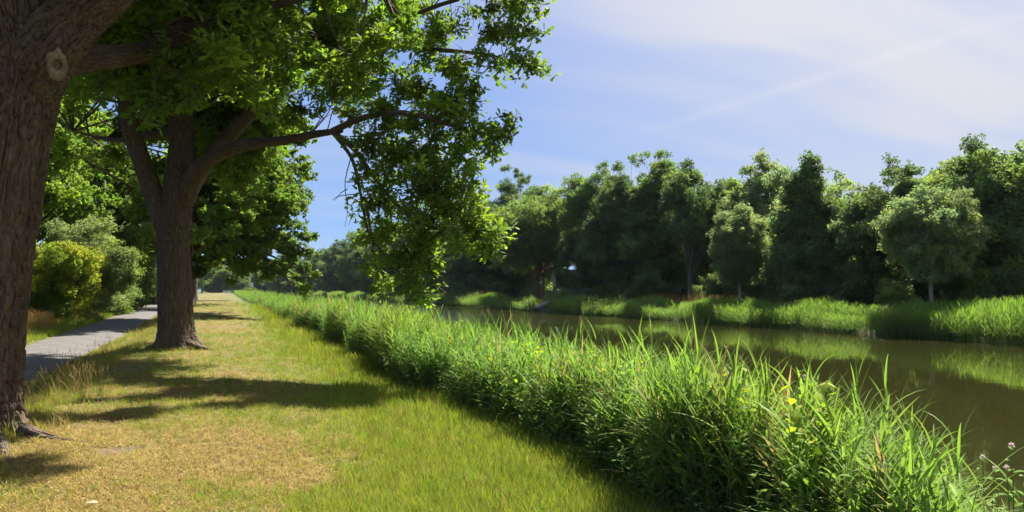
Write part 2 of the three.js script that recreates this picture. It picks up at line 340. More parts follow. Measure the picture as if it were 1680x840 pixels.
// a grown tree: trunk, limbs to the lobes of the crown, twigs, leaves
function makeTree(o) {
  const R = rng(o.seed), root = new THREE.Group(), hutGap = (p) => { const f = pix(p); return f.u > 928 && f.u < 948 && f.v > 433 && f.v < 454 && f.D > 60 && f.D < 140; }, y0 = ground(o.x, o.z) - 0.08, h = o.h;
  root.position.set(o.x, y0, o.z);
  const cy = h * (o.cy ?? 0.6), rx = o.rx, ry = o.ry ?? h - cy, lr = o.lobe ?? rx * 0.3, lean = V((R() - 0.5) * 0.06 * h, 0, (R() - 0.5) * 0.06 * h);
  const lobes = [];
  const shape = o.shape ?? 'oval', low = o.low ?? -1;
  let guard = 0;
  while (lobes.length < o.n && guard++ < 4000) {
    const d = rdir(R); if (d.y < low) continue;
    const r = Math.pow(R(), 0.45);
    let k = 1;
    if (shape === 'cone') k = clamp(0.10 + 0.98 * Math.pow((1 - d.y * r) / 2, 0.85), 0.06, 1);
    if (shape === 'open') k = 0.7 + 0.6 * noise3(d.x * 2 + o.seed, d.y * 2, d.z * 2);
    const p = V(d.x * r * rx * k + lean.x, cy + d.y * r * ry, d.z * r * rx * k + lean.z);
    if (shape === 'cone') { const q = 1 - Math.sqrt(R()), b = R() * 6.2832, w = Math.pow(1 - q, 0.9) * rx * Math.sqrt(R()); p.set(Math.cos(b) * w, mix(h * 0.1, h, q), Math.sin(b) * w); k = 0.9 * (1 - q); }
    else if (shape === 'round') { const q = 0.62 + 0.28 * R(); p.set(d.x * rx * q, cy + d.y * ry * q, d.z * rx * q); }
    const ll = { p, r: lr * (0.65 + 0.7 * R()) * (shape === 'cone' ? 0.55 + 0.6 * k : 1), flat: o.flat ?? 0.75, warm: o.warm };
    if (o.rejectLobe && o.rejectLobe(p.clone().add(root.position), ll)) continue;
    lobes.push(ll);
  }
  if (shape === 'oval' && o.x > 30) for (let k = 0; k < 5; k++) { const b = R() * 6.2832, w = rx * 0.7 * Math.sqrt(R()); lobes.push({ p: V(Math.cos(b) * w + lean.x, cy + ry * (0.85 + 0.28 * R()), Math.sin(b) * w + lean.z), r: lr * (0.35 + 0.3 * R()), flat: 1.1, warm: o.warm }); }
  if (o.extra) for (const [u, v, D, r] of o.extra) lobes.push({ p: at(u, v, D).sub(root.position), r, flat: 0.9 });
  const tr = o.trunkR ?? h * 0.018, bark = o.bark ?? BARKFAR, th = Math.min(cy + ry * 0.7, h * 0.9), sides = o.sides ?? 8;
  const pts = [V(0, -0.1, 0), V(0, h * 0.06, 0)]; for (let k = 1; k <= 4; k++) pts.push(V(lean.x * k / 4 + (R() - 0.5) * 0.02 * h, mix(h * 0.06, th, k / 4), lean.z * k / 4 + (R() - 0.5) * 0.02 * h));
  part(root, 'trunk', new GB().tube(pts, [tr * 1.5, tr * 1.05, tr * 0.95, tr * 0.7, tr * 0.45, tr * 0.12], sides, 18).geo(), bark);
  if (o.stems) for (const [dx, dz] of o.stems) { const q = pts.map((p, k) => V(p.x + dx * (0.3 + k * 0.3), p.y, p.z + dz * (0.3 + k * 0.3))); part(root, 'trunk', new GB().tube(q, [tr, tr * 0.8, tr * 0.7, tr * 0.5, tr * 0.3, tr * 0.1], sides, 14).geo(), bark); }
  const tw = new GB(); let nl = 0;
  for (const L of lobes) {
    const f = clamp((L.p.y - cy * 0.25) / th * 0.75, o.fork ?? 0.12, 0.92), y = th * f, b = V(lean.x * f, y, lean.z * f), m = b.clone().lerp(L.p, 0.5); m.y += 0.06 * h * (R() - 0.2);
    const r0 = tr * (0.42 - 0.3 * f) * (o.limbK ?? 1);
    if (nl < (o.limbs ?? 0)) { nl++; part(root, 'limb', new GB().tube([b, m, L.p], [r0 * 1.6, r0, r0 * 0.35], 6, 8).geo(), bark); } else tw.tube([b, m, L.p], [r0, r0 * 0.7, r0 * 0.25], 4, 4);
  }
  if (tw.i.length) part(root, 'branches', tw.geo(), bark, 'stuff');
  leafTotal += crownInto(root, lobes, o.geos ?? FARC, o.mat ?? FARLEAF, R, { density: o.density ?? 40, size: o.size, knot: o.knot, reject: o.x > 30 ? (p) => hutGap(p.clone().add(root.position)) : null });
  shade(root);
  return top(root, o.name, { label: o.label, category: o.category ?? 'tree', ...(o.group ? { group: o.group } : {}) });
}

// --- the two near oaks, shaped limb by limb
// lift of an oak stem's radius: root flare, swellings and furrowed bark
const oakSkin = (base, depth, salt, flare) => (x, z, cx, cz, l, P, r) => {
  const h = P.y - base, a = Math.atan2(z, x), fl = flare ? r * (0.85 * Math.exp(-h / 0.27) * (0.55 + 0.45 * Math.sin(a * 5 + salt)) + 0.05 * Math.exp(-h / 0.8) * (1 + Math.sin(a * 5 + salt))) : 0;
  return fl + r * 0.2 * (noise3(cx * 2.4 + salt, l * 0.8, cz * 2.4) - 0.5) + depth * furrow(cx, l, cz, salt);
};
function limbOf(root, origin, name, P, radii, sides, segs, mat, depth, flare, zoff = 1, label) {
  const pts = P.map((p) => (p.isVector3 ? p : at(...p)).sub(origin)), base = pts[0].y;
  const m = part(root, name, new GB().tube(pts, radii, sides, segs, depth ? oakSkin(base, depth, zoff, flare) : null).geo(), mat);
  if (label) m.userData.label = label;
  return pts;
}
// twigs from the nearest limb point to each lobe
function twigsTo(root, lobes, anchors, mat, R, r0) {
  const g = new GB();
  for (const L of lobes) {
    let best = null, bd = 1e9; for (const a of anchors) { const d = a.distanceTo(L.p) + Math.max(0, a.y - L.p.y) * 0.2; if (d < bd) { bd = d; best = a; } }
    if (bd < 0.15) continue;
    const m = best.clone().lerp(L.p, 0.5).add(rdir(R).multiplyScalar(bd * 0.12)), k = clamp(bd / 2.2, 0.4, 1.4);
    g.tube([best, m, L.p], [r0 * k, r0 * 0.7 * k, r0 * 0.3], 5, 6);
    for (let j = 0; j < 4; j++) { const e = L.p.clone().add(rdir(R).multiplyScalar(L.r * 0.85)), st = m.clone().lerp(L.p, 0.3 + 0.7 * R()); g.tube([st, st.clone().lerp(e, 0.5).add(rdir(R).multiplyScalar(L.r * 0.12)), e], [r0 * 0.42, r0 * 0.3, r0 * 0.12], 4, 4); }
  }
  if (g.i.length) part(root, 'twigs', g.geo(), mat, 'stuff');
}
const along = (pts, n) => new THREE.CatmullRomCurve3(pts).getPoints(n);
const lands = (p) => { const h = p.y / Math.tan(SUN_EL); return V(p.x - Math.sin(SUN_AZ) * h, 0, p.z + Math.cos(SUN_AZ) * h); };   // where the sun throws a point's shadow
const TWIG = new THREE.MeshStandardMaterial({ color: new THREE.Color().setRGB(0.085, 0.065, 0.05), roughness: 1 });
{
  // nearest oak, at the left edge
  const R = rng(101), D = 8.4, root = new THREE.Group(), o = at(-48, 712, D); o.y = ground(o.x, o.z); root.position.copy(o);
  const skin = 0.058;
  const b0 = V(o.x - 0.02, o.y - 0.15, o.z);
  limbOf(root, o, 'trunk', [b0, [-48, 640, D], [-38, 500, D], [-17, 350, D], [8, 200, D], [24, 120, D], [18, 40, D], [-15, -90, D], [-60, -260, D - 0.1], [-90, -460, D]], [0.47, 0.465, 0.465, 0.475, 0.49, 0.49, 0.42, 0.36, 0.30, 0.2], 340, 560, BARK, skin, true, 1);
  const A = limbOf(root, o, 'limb', [[38, 165, D + 0.02], [62, 105, D - 0.05], [112, 42, D], [172, -12, D + 0.1], [270, -90, D + 0.5], [400, -200, D + 1.2], [480, -330, D + 1.6]], [0.36, 0.36, 0.325, 0.29, 0.24, 0.17, 0.08], 220, 320, BARK, skin * 0.8, false, 4);
  const B = limbOf(root, o, 'limb', [[40, 118, D + 0.2], [120, 100, D + 0.6], [180, 94, D + 1.1], [245, 82, D + 1.7], [300, 48, D + 2.2], [360, 26, D + 2.7], [450, 6, D + 3.2], [560, -14, D + 4.2], [660, -5, D + 5]], [0.19, 0.17, 0.165, 0.15, 0.14, 0.12, 0.09, 0.07, 0.03], 48, 150, BARK, 0.012, false, 6, 'lower limb with moss along its top');
  const C = limbOf(root, o, 'limb', [[-10, 0, D], [-160, -120, D - 1], [-330, -200, D - 2], [-520, -260, D - 2.8]], [0.3, 0.22, 0.15, 0.05], 24, 40, BARK, 0.012, false, 7);
  const E = limbOf(root, o, 'limb', [[0, -40, D], [-60, -250, D + 1.5], [60, -420, D + 3.2], [160, -560, D + 4.5]], [0.3, 0.22, 0.15, 0.05], 24, 40, BARK, 0.012, false, 8);
  for (const P of [[[40, 690, D - 0.2], [75, 712, D - 0.35], [110, 724, D - 0.5], [160, 731, D - 0.6], [215, 738, D - 0.6]], [[-10, 690, D - 0.3], [5, 740, D - 0.8], [10, 775, D - 1.2], [22, 800, D - 1.5]]]) limbOf(root, o, 'root', P.map(([u, v, d], k) => { const p = at(u, v, d); p.y = ground(p.x, p.z) + [0.06, 0.015, -0.005, -0.015, -0.04][k]; return p; }), [0.10, 0.06, 0.04, 0.028, 0.015].slice(0, P.length), 24, 60, BARK, 0.012, false, 3);
  // healed branch scar, a rim of callus round a hollow
  {
    const sc = at(94, 106, D - 0.40).sub(o), nrm = V(CY * 0.62 - SY * 0.75, 0.05, SY * 0.62 + CY * 0.75).normalize(), q = new THREE.Quaternion().setFromUnitVectors(V(0, 0, 1), nrm);
    const rim = new THREE.TorusGeometry(0.088, 0.044, 16, 56); { const p = rim.attributes.position; for (let k = 0; k < p.count; k++) { const x = p.getX(k), y = p.getY(k), n = 1 + 0.34 * (noise3(x * 16, y * 16, 2) - 0.5); p.setXYZ(k, x * 0.82 * n, y * 1.28 * n - 0.02 * Math.sign(y) * Math.abs(x), p.getZ(k) * 1.1 + 0.012 * (noise3(x * 30, y * 30, 9) - 0.5)); } rim.computeVertexNormals(); }
    const scar = part(root, 'branch_scar', rim, new THREE.MeshStandardMaterial({ color: new THREE.Color().setRGB(0.27, 0.205, 0.13), map: barkColor, roughness: 0.9, bumpMap: soilBump, bumpScale: 0.01 })); scar.position.copy(sc); scar.quaternion.copy(q); scar.userData.label = 'pale oval healed branch scar';
    const core = new THREE.SphereGeometry(0.07, 18, 12); core.scale(0.75, 1.25, 0.35); const cm = part(scar, 'heartwood', core, new THREE.MeshStandardMaterial({ color: new THREE.Color().setRGB(0.16, 0.12, 0.08), map: barkColor, roughness: 1 })); cm.position.set(-0.008, -0.006, -0.03);
  }
  // moss tufts on the lower limb
  {
    const g = new GB(), pts = along(B, 60);
    for (let k = 6; k < 44; k++) for (let j = 0; j < 26; j++) { const p = pts[k].clone().lerp(pts[k + 1], R()), r = mix(0.168, 0.10, k / 50), a = (R() - 0.5) * 1.7; if (noise3(k * 0.35, a * 1.3, 3) < 0.36) continue; const e = V(p.x + Math.sin(a) * r * CY, p.y + Math.cos(a) * r * 0.98, p.z + Math.sin(a) * r * SY), d = rdir(R); d.y = Math.abs(d.y) + 0.5; g.blade(e, d.normalize(), rdir(R), 0.02 + 0.03 * R(), 0.012, 1, 0.2, lance); }
    part(root, 'moss', g.geo(), MOSS, 'stuff');
  }
  const anchors = [...along(A, 20).slice(4), ...along(B, 24).slice(5), ...along(C, 10).slice(3), ...along(E, 10).slice(3)];
  const lobes = []; const tryLobe = (p, r, k = 1) => {
    const q = p.clone(), f = pix(lands(q)); const c = cam(lands(q));
    if (c.D > 4.2 && c.D < 10.6 && f.u > -60 && f.u < 1100) return;
    lobes.push({ p: p.clone().sub(o), r, flat: 0.75, k });
  };
  for (let k = 0; k < 150; k++) { const u = 120 + 600 * R(), D2 = 9.6 + 4.6 * R(), v = -330 + 440 * Math.pow(R(), 0.8) + (u < 430 ? 60 * R() : 0) - Math.max(0, u - 560) * 0.35; tryLobe(at(u, v, D2), 0.5 + 0.3 * R()); }
  for (let k = 0; k < 70; k++) { const d = rdir(R), p = V(o.x - 2 + d.x * 5, 8.2 + d.y * 3.2, o.z + 0.5 + d.z * 5); if (p.x > 0.5) continue; tryLobe(p, 0.7 + 0.4 * R()); }
  for (const [u, v, D2, r] of [[380, 120, 11, 0.5], [430, 150, 11.5, 0.45], [330, 150, 10.8, 0.45], [250, 160, 10.5, 0.4], [160, 165, 10.2, 0.32], [200, 40, 10.5, 0.5], [290, 100, 10.8, 0.5], [480, 110, 12, 0.5], [560, 90, 12.5, 0.5], [610, 60, 12.8, 0.5], [520, 60, 12, 0.5], [660, 30, 13, 0.5], [440, 60, 11.5, 0.5], [240, 10, 10, 0.4], [340, 70, 11, 0.45], [600, 120, 12.8, 0.35]]) lobes.push({ p: at(u, v, D2).sub(o), r, flat: 0.75 });
  twigsTo(root, lobes, anchors, TWIG, R, 0.022);
  leafTotal += crownInto(root, lobes, OAK, OAKLEAF, R, { density: 78, shell: 0.4, size: 1.0, reject: (p) => { const f = pix(p.clone().add(o)); return (f.D < 9.2 && f.u < 125 && f.v > -10) || (f.v > 20 && f.v < 135 && f.u < 250 && f.D < 10.4) || (f.v > 10 && f.v < 62 && f.u > 270 && f.u < 365 && f.D < 11.2); } });
  shade(root);
  top(root, 'oak_tree', { label: 'thick-trunked oak at the left edge with a pale oval branch scar', category: 'tree', group: 'oaks along the embankment' });
}
{
  // second oak, whose right-hand bough hangs over the reeds
  const R = rng(202), D = 20, root = new THREE.Group(), o = at(288, 568, D); o.y = ground(o.x, o.z); root.position.copy(o);
  const b0 = V(o.x, o.y - 0.15, o.z), skin = 0.028;
  limbOf(root, o, 'trunk', [b0, [288, 540, D], [286, 470, D], [285, 400, D], [287, 350, D], [296, 290, D], [298, 235, D], [294, 180, D], [284, 130, D], [288, 40, D], [300, -80, D], [310, -220, D]], [0.50, 0.43, 0.405, 0.39, 0.40, 0.39, 0.34, 0.31, 0.25, 0.2, 0.14, 0.05], 200, 420, BARK2, skin, true, 2);
  for (const P of [[[275, 560, D - 0.2], [254, 570, D - 0.4], [240, 576, D - 0.6], [222, 580, D - 0.7]], [[300, 560, D - 0.2], [322, 566, D - 0.3], [340, 570, D - 0.4], [362, 572, D - 0.4]]]) limbOf(root, o, 'root', P.map(([u, v, d], k) => { const p = at(u, v, d); p.y = ground(p.x, p.z) + [0.2, 0.07, 0.02, -0.05][k]; return p; }), [0.17, 0.11, 0.07, 0.03], 18, 40, BARK, 0.012, false, 3);
  const L1 = limbOf(root, o, 'limb', [[276, 395, D - 0.05], [262, 345, D - 0.1], [244, 295, D - 0.2], [226, 245, D - 0.3], [210, 190, D - 0.4], [203, 140, D - 0.5], [190, 60, D - 0.8], [165, -40, D - 1.2], [140, -160, D - 1.6]], [0.27, 0.27, 0.255, 0.24, 0.22, 0.19, 0.15, 0.1, 0.04], 40, 110, BARK2, 0.02, false, 3);
  const L2 = limbOf(root, o, 'limb', [[300, 330, D - 0.05], [318, 290, D - 0.25], [345, 262, D - 0.8], [400, 238, D - 1.6], [460, 231, D - 2.5], [520, 220, D - 3.6], [560, 214, D - 4.2]], [0.30, 0.27, 0.21, 0.165, 0.125, 0.095, 0.065], 48, 130, BARK2, 0.015, false, 5);
  const L3 = limbOf(root, o, 'limb', [[306, 320, D + 0.1], [345, 258, D + 0.2], [398, 200, D + 0.3], [440, 155, D + 0.2], [488, 116, D - 0.2], [540, 90, D - 1], [620, 60, D - 2]], [0.25, 0.22, 0.21, 0.19, 0.16, 0.10, 0.04], 30, 90, BARK2, 0.015, false, 6);
  const L4 = limbOf(root, o, 'limb', [[294, 190, D - 0.05], [312, 160, D - 0.2], [330, 128, D - 0.3], [350, 60, D - 0.7], [390, -60, D - 1.5]], [0.22, 0.19, 0.16, 0.12, 0.04], 24, 60, BARK2, 0.012, false, 7);
  const L5 = limbOf(root, o, 'limb', [[292, 215, D], [240, 223, D + 0.6], [190, 230, D + 1.6], [120, 215, D + 3]], [0.12, 0.1, 0.08, 0.03], 14, 40, BARK2, 0.008, false, 8);
  // boughs that split off and droop
  const bough = (P, r) => limbOf(root, o, 'bough', P, r, 12, 50, TWIG, 0.006, false, 9);
  const b1 = bough([[545, 216, D - 4], [580, 244, D - 4.6], [610, 285, D - 5], [650, 335, D - 5.5], [690, 365, D - 5.9], [745, 388, D - 6.4], [800, 395, D - 6.8]], [0.07, 0.058, 0.046, 0.038, 0.03, 0.02, 0.01]);
  const b2 = bough([[545, 216, D - 4], [578, 262, D - 4.5], [592, 320, D - 4.8], [605, 380, D - 5.2], [640, 430, D - 5.6], [690, 480, D - 6]], [0.05, 0.04, 0.032, 0.025, 0.018, 0.008]);
  const b3 = bough([[545, 216, D - 4], [590, 195, D - 4.6], [660, 185, D - 5.4], [740, 205, D - 6], [820, 225, D - 6.6]], [0.08, 0.07, 0.055, 0.04, 0.012]);
  const b4 = bough([[520, 95, D - 0.8], [620, 75, D - 2.4], [720, 82, D - 4], [800, 90, D - 5], [880, 112, D - 5.8]], [0.09, 0.075, 0.055, 0.04, 0.012]);
  const b5 = bough([[600, 70, D - 2], [690, 20, D - 3.4], [790, -10, D - 4.6], [880, -20, D - 5.4]], [0.07, 0.055, 0.04, 0.012]);
  const b6 = bough([[600, 330, D - 4.9], [612, 400, D - 5.1], [618, 450, D - 5.2], [622, 480, D - 5.3]], [0.035, 0.03, 0.02, 0.01]);
  // bare dead twigs
  const dead = new GB(); for (const P of [[[578, 250], [566, 300], [570, 345], [566, 372]], [[570, 310], [560, 316], [548, 330]], [[569, 345], [576, 355], [572, 370]], [[590, 318], [556, 322], [545, 328]]]) dead.tube(P.map(([u, v]) => at(u, v, D - 4.6).sub(o)), [0.012, 0.008, 0.004], 4, 10);
  part(root, 'dead_twigs', dead.geo(), TWIG, 'stuff');
  const anchors = [...along(L1, 20).slice(8), ...along(L2, 20).slice(8), ...along(L3, 20).slice(9), ...along(L4, 12).slice(4), ...along(L5, 8), ...along(b1, 16), ...along(b2, 14), ...along(b3, 12), ...along(b4, 12), ...along(b5, 10), ...along(b6, 6)];
  const lobes = [], add = (u, v, r, d, k = 1) => lobes.push({ p: at(u, v, D + d).sub(o), r: r * (D + d) / F, flat: 0.9, k });
  // [u, v, radius (all in photograph pixels), depth from the trunk]
  const hang = [[590, 300, 15, -4.8], [603, 350, 20, -5], [598, 395, 18, -5.1], [574, 236, 14, -4.4], [590, 225, 18, -4.6], [608, 325, 20, -5.1], [620, 250, 36, -5], [655, 290, 42, -5.2], [600, 280, 16, -4.8], [690, 250, 42, -5.4], [640, 340, 38, -5.3], [690, 320, 44, -5.6], [735, 300, 42, -5.9], [770, 330, 36, -6.3], [740, 350, 38, -6.2], [785, 365, 34, -6.6], [812, 395, 25, -6.8], [795, 405, 24, -6.8], [825, 385, 13, -6.9], [755, 385, 34, -6.4], [715, 380, 36, -6.1], [680, 390, 38, -5.8], [640, 395, 34, -5.5], [655, 435, 34, -5.6], [690, 440, 30, -5.9], [700, 410, 28, -6], [615, 420, 24, -5.2], [625, 455, 22, -5.3], [620, 478, 13, -5.3], [655, 470, 24, -5.7], [685, 478, 22, -6], [675, 492, 12, -6], [712, 462, 11, -6], [705, 440, 14, -6], [745, 255, 34, -6], [780, 250, 28, -6.3], [810, 245, 20, -6.6], [832, 232, 15, -6.7], [815, 225, 18, -6.6], [790, 215, 25, -6.3], [830, 205, 22, -6.6], [848, 195, 12, -6.7], [750, 200, 36, -6], [710, 215, 42, -5.6], [660, 220, 40, -5.3], [630, 190, 36, -4.9], [690, 165, 40, -5.2], [735, 150, 38, -5.4], [775, 165, 28, -5.7], [800, 110, 28, -5.3], [760, 95, 36, -5], [835, 105, 24, -5.6], [868, 115, 22, -5.8], [888, 108, 13, -5.9], [870, 95, 15, -5.8], [845, 62, 24, -5.4], [875, 45, 20, -5.5], [885, 20, 15, -5.5], [800, 40, 36, -4.9], [840, 15, 30, -5.2], [740, 35, 42, -4.2], [690, 90, 42, -4], [640, 130, 42, -3.6], [600, 160, 30, -3.6], [870, -15, 26, -5.4], [820, -40, 44, -5], [720, -50, 60, -4], [640, 30, 50, -2.6], [585, 110, 38, -2.4], [560, 160, 26, -3], [540, 130, 30, -1.5], [500, 175, 22, -2], [470, 205, 20, -2.4], [500, 80, 40, -0.5], [650, 260, 30, -5.9], [710, 275, 36, -6.4], [765, 290, 20, -6.8], [580, 195, 20, -4.2], [690, 350, 30, -6.6], [740, 375, 24, -7]];
  for (const [u, v, r, d] of hang) { add(u, v, r, d, 1.15); if (r > 24) for (let j = 0; j < 2; j++) { const a = R() * 6.28; add(u + Math.cos(a) * r * 0.8, v + Math.sin(a) * r * 0.8, r * 0.5, d + (R() - 0.5) * 1.2, 1); } }
  // main crown
  let tries = 0, n = 0;
  while (n < 215 && tries++ < 5000) {
    const d = rdir(R), r = Math.pow(R(), 0.4), p = V(o.x + d.x * r * 6.8, 10.0 + d.y * r * 6.0, o.z + d.z * r * 6.8), f = pix(p);
    if (f.v > 130 && f.D < D + 0.8) continue;
    if (f.v > 300 || f.u > 560 + 1.1 * Math.max(0, 100 - f.v)) continue;
    if (f.u > 430 && f.v > 150) continue;
    n++; lobes.push({ p: p.sub(o), r: 0.8 + 0.45 * R(), flat: 0.75 });
  }
  for (let k = 0; k < 42; k++) add(320 + 150 * R(), 30 + 215 * R(), 40 + 14 * R(), 1.2 + 4.2 * R());
  twigsTo(root, lobes, anchors, TWIG, R, 0.024);
  const openings = [[556, 330, 24, 62], [496, 135, 15, 12], [520, 120, 12, 8], [505, 165, 12, 10], [590, 105, 9, 12], [612, 118, 12, 8], [865, 175, 22, 20], [800, 138, 9, 8]];
  leafTotal += crownInto(root, lobes, OAK, OAKLEAF, R, { density: 98, shell: 0.42, size: 1.0, reject: (p) => { const f = pix(p.clone().add(o)); return openings.some(([u, v, a, b]) => ((f.u - u) / a) ** 2 + ((f.v - v) / b) ** 2 < 1); } });
  shade(root);
  top(root, 'oak_tree', { label: 'forked oak on the embankment whose drooping bough hangs over the reeds', category: 'tree', group: 'oaks along the embankment' });
}
// further oaks of the row
const rowOak = (s, x, seed, label, o = {}) => makeTree({ name: 'oak_tree', label, group: 'oaks along the embankment', x, z: -s, h: 15, cy: 0.58, rx: 7.6, ry: 6.6, n: 62, lobe: 1.55, density: 46, geos: OAKMID, mat: OAKLEAF, trunkR: 0.42, bark: BARK2, sides: 20, limbs: 8, limbK: 0.9, fork: 0.36, seed, low: -0.75, ...o });
rowOak(47, -2.4, 31, 'oak standing directly behind the forked oak, further along the embankment', { extra: [[345, 395, 42, 1.2], [372, 415, 41, 1.1], [402, 424, 43, 1.1], [432, 418, 42, 1.1], [456, 432, 41, 1.0], [482, 424, 42, 1.0], [500, 446, 41, 0.8], [494, 405, 42, 1.0], [350, 432, 44, 1.0], [385, 442, 43, 0.9], [420, 446, 42, 0.8], [508, 466, 41, 0.5], [503, 480, 41, 0.35], [470, 395, 42, 1.1], [440, 392, 42, 1.1], [405, 395, 43, 1.1], [462, 452, 42, 0.6], [335, 450, 44, 0.7]], rejectLobe: (p, L) => { const f = pix(p), lim = f.v < 250 ? 470 + (f.v - 100) * 0.35 : f.v < 320 ? 520 : f.v < 420 ? 492 : 505, g = lands(p.clone().setY(p.y - 2)); return (g.x < -6.6 && g.x > -13.5 && -g.z > 30 && -g.z < 54 && L.r > 1.0) || f.u > lim || f.v > 458; } });
rowOak(72, -3.0, 32, 'third oak beyond the forked one, seen only as foliage behind its trunk', { rejectLobe: (p) => { const f = pix(p); return f.u > 480 || f.v > 440; } });
rowOak(98, -3.7, 33, 'small distant oak of the embankment row beside the far path', { n: 44, rejectLobe: (p) => { const f = pix(p); return f.u > 460 || f.v > 445; } });

// ---------------------------------------------------------------- left of the path: trees and shrubs
const leftTree = (s, x, seed, label, o = {}) => makeTree({ name: 'broadleaf_tree', label, group: 'trees left of the path', x, z: -s, h: 16, cy: 0.6, rx: 5.6, ry: 6.4, n: 58, lobe: 1.5, density: 36, geos: OAKMID, mat: OAKLEAF, trunkR: 0.3, bark: BARK2, sides: 14, limbs: 4, seed, rejectLobe: (p) => { const g = lands(p.clone().setY(p.y - 0.5)), s = -g.z; return g.x - pathShift(s) > -11 && g.x < -6.4 && s > 22 && s < 64; }, ...o });
leftTree(33, -10.4, 41, 'dark-stemmed tree left of the path, trunk showing beside the nearest oak', { trunkR: 0.36, low: -0.55 });
leftTree(46, -14.5, 42, 'tall tree behind the yellow green bushes left of the path');
leftTree(60, -13.5, 43, 'dense tree behind the grey green willow bush', { cy: 0.52, ry: 7.5 });
leftTree(72, -10.2, 44, 'tree left of the path with a bare straight trunk above the dry grass', { low: -0.5, trunkR: 0.42 });
leftTree(90, -13, 45, 'bushy tree at the far bend of the path', { cy: 0.5, ry: 7.5 });
leftTree(112, -12, 46, 'farthest tree closing the view along the path', { cy: 0.48, ry: 7.8, rx: 6.5 });
leftTree(130, -19, 47, 'pale distant tree beyond the path bend, left of it', { cy: 0.48, ry: 7.8, rx: 6.5 });
leftTree(52, -22, 48, 'tree deep in the wood left of the path', { cy: 0.5, ry: 7.8, rx: 6.5 });
leftTree(38, -20, 49, 'broad tree behind the nearest oak trunk', { cy: 0.5, ry: 7.8, rx: 6.5 });
const bush = (u, D, w, h, seed, label, o = {}) => { const p = at(u, 480, D); return makeTree({ name: 'shrub', label, category: 'shrub', x: p.x, z: p.z, h, cy: 0.5, rx: w, ry: h * 0.48, n: 40, lobe: w * 0.42, shape: 'open', knot: 0.5, density: 50, geos: FINEC, mat: PALE, trunkR: 0.06, bark: BARKFAR, seed, ...o }); };
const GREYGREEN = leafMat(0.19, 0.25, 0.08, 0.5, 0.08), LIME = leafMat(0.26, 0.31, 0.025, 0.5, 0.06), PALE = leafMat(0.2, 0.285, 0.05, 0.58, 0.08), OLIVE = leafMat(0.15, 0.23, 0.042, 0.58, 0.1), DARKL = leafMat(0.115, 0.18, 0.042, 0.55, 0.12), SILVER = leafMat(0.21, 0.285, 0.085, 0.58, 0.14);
bush(92, 41, 1.9, 5.0, 51, 'yellow green bush left of the path', { mat: LIME });
bush(72, 40, 1.0, 2.6, 52, 'low bright green bush beside the dark left-hand trunk', { mat: WEED });
bush(138, 46, 2.3, 6.0, 53, 'grey green willow bush between the yellow bush and the path', { mat: GREYGREEN });
bush(168, 52, 2.3, 4.8, 54, 'mid green shrub right of the willow bush');
bush(192, 62, 2.2, 3.4, 55, 'low green shrub at the left verge before the bare trunk', { mat: PALE });
bush(238, 84, 2.2, 3.4, 56, 'small shrub at the foot of the bare-trunked tree', { mat: PALE });
bush(120, 60, 2.6, 6, 57, 'dark shrub filling the gap behind the willow bush', { mat: OLIVE });
bush(200, 92, 3.2, 7, 58, 'tall shrub behind the bare trunk by the path');

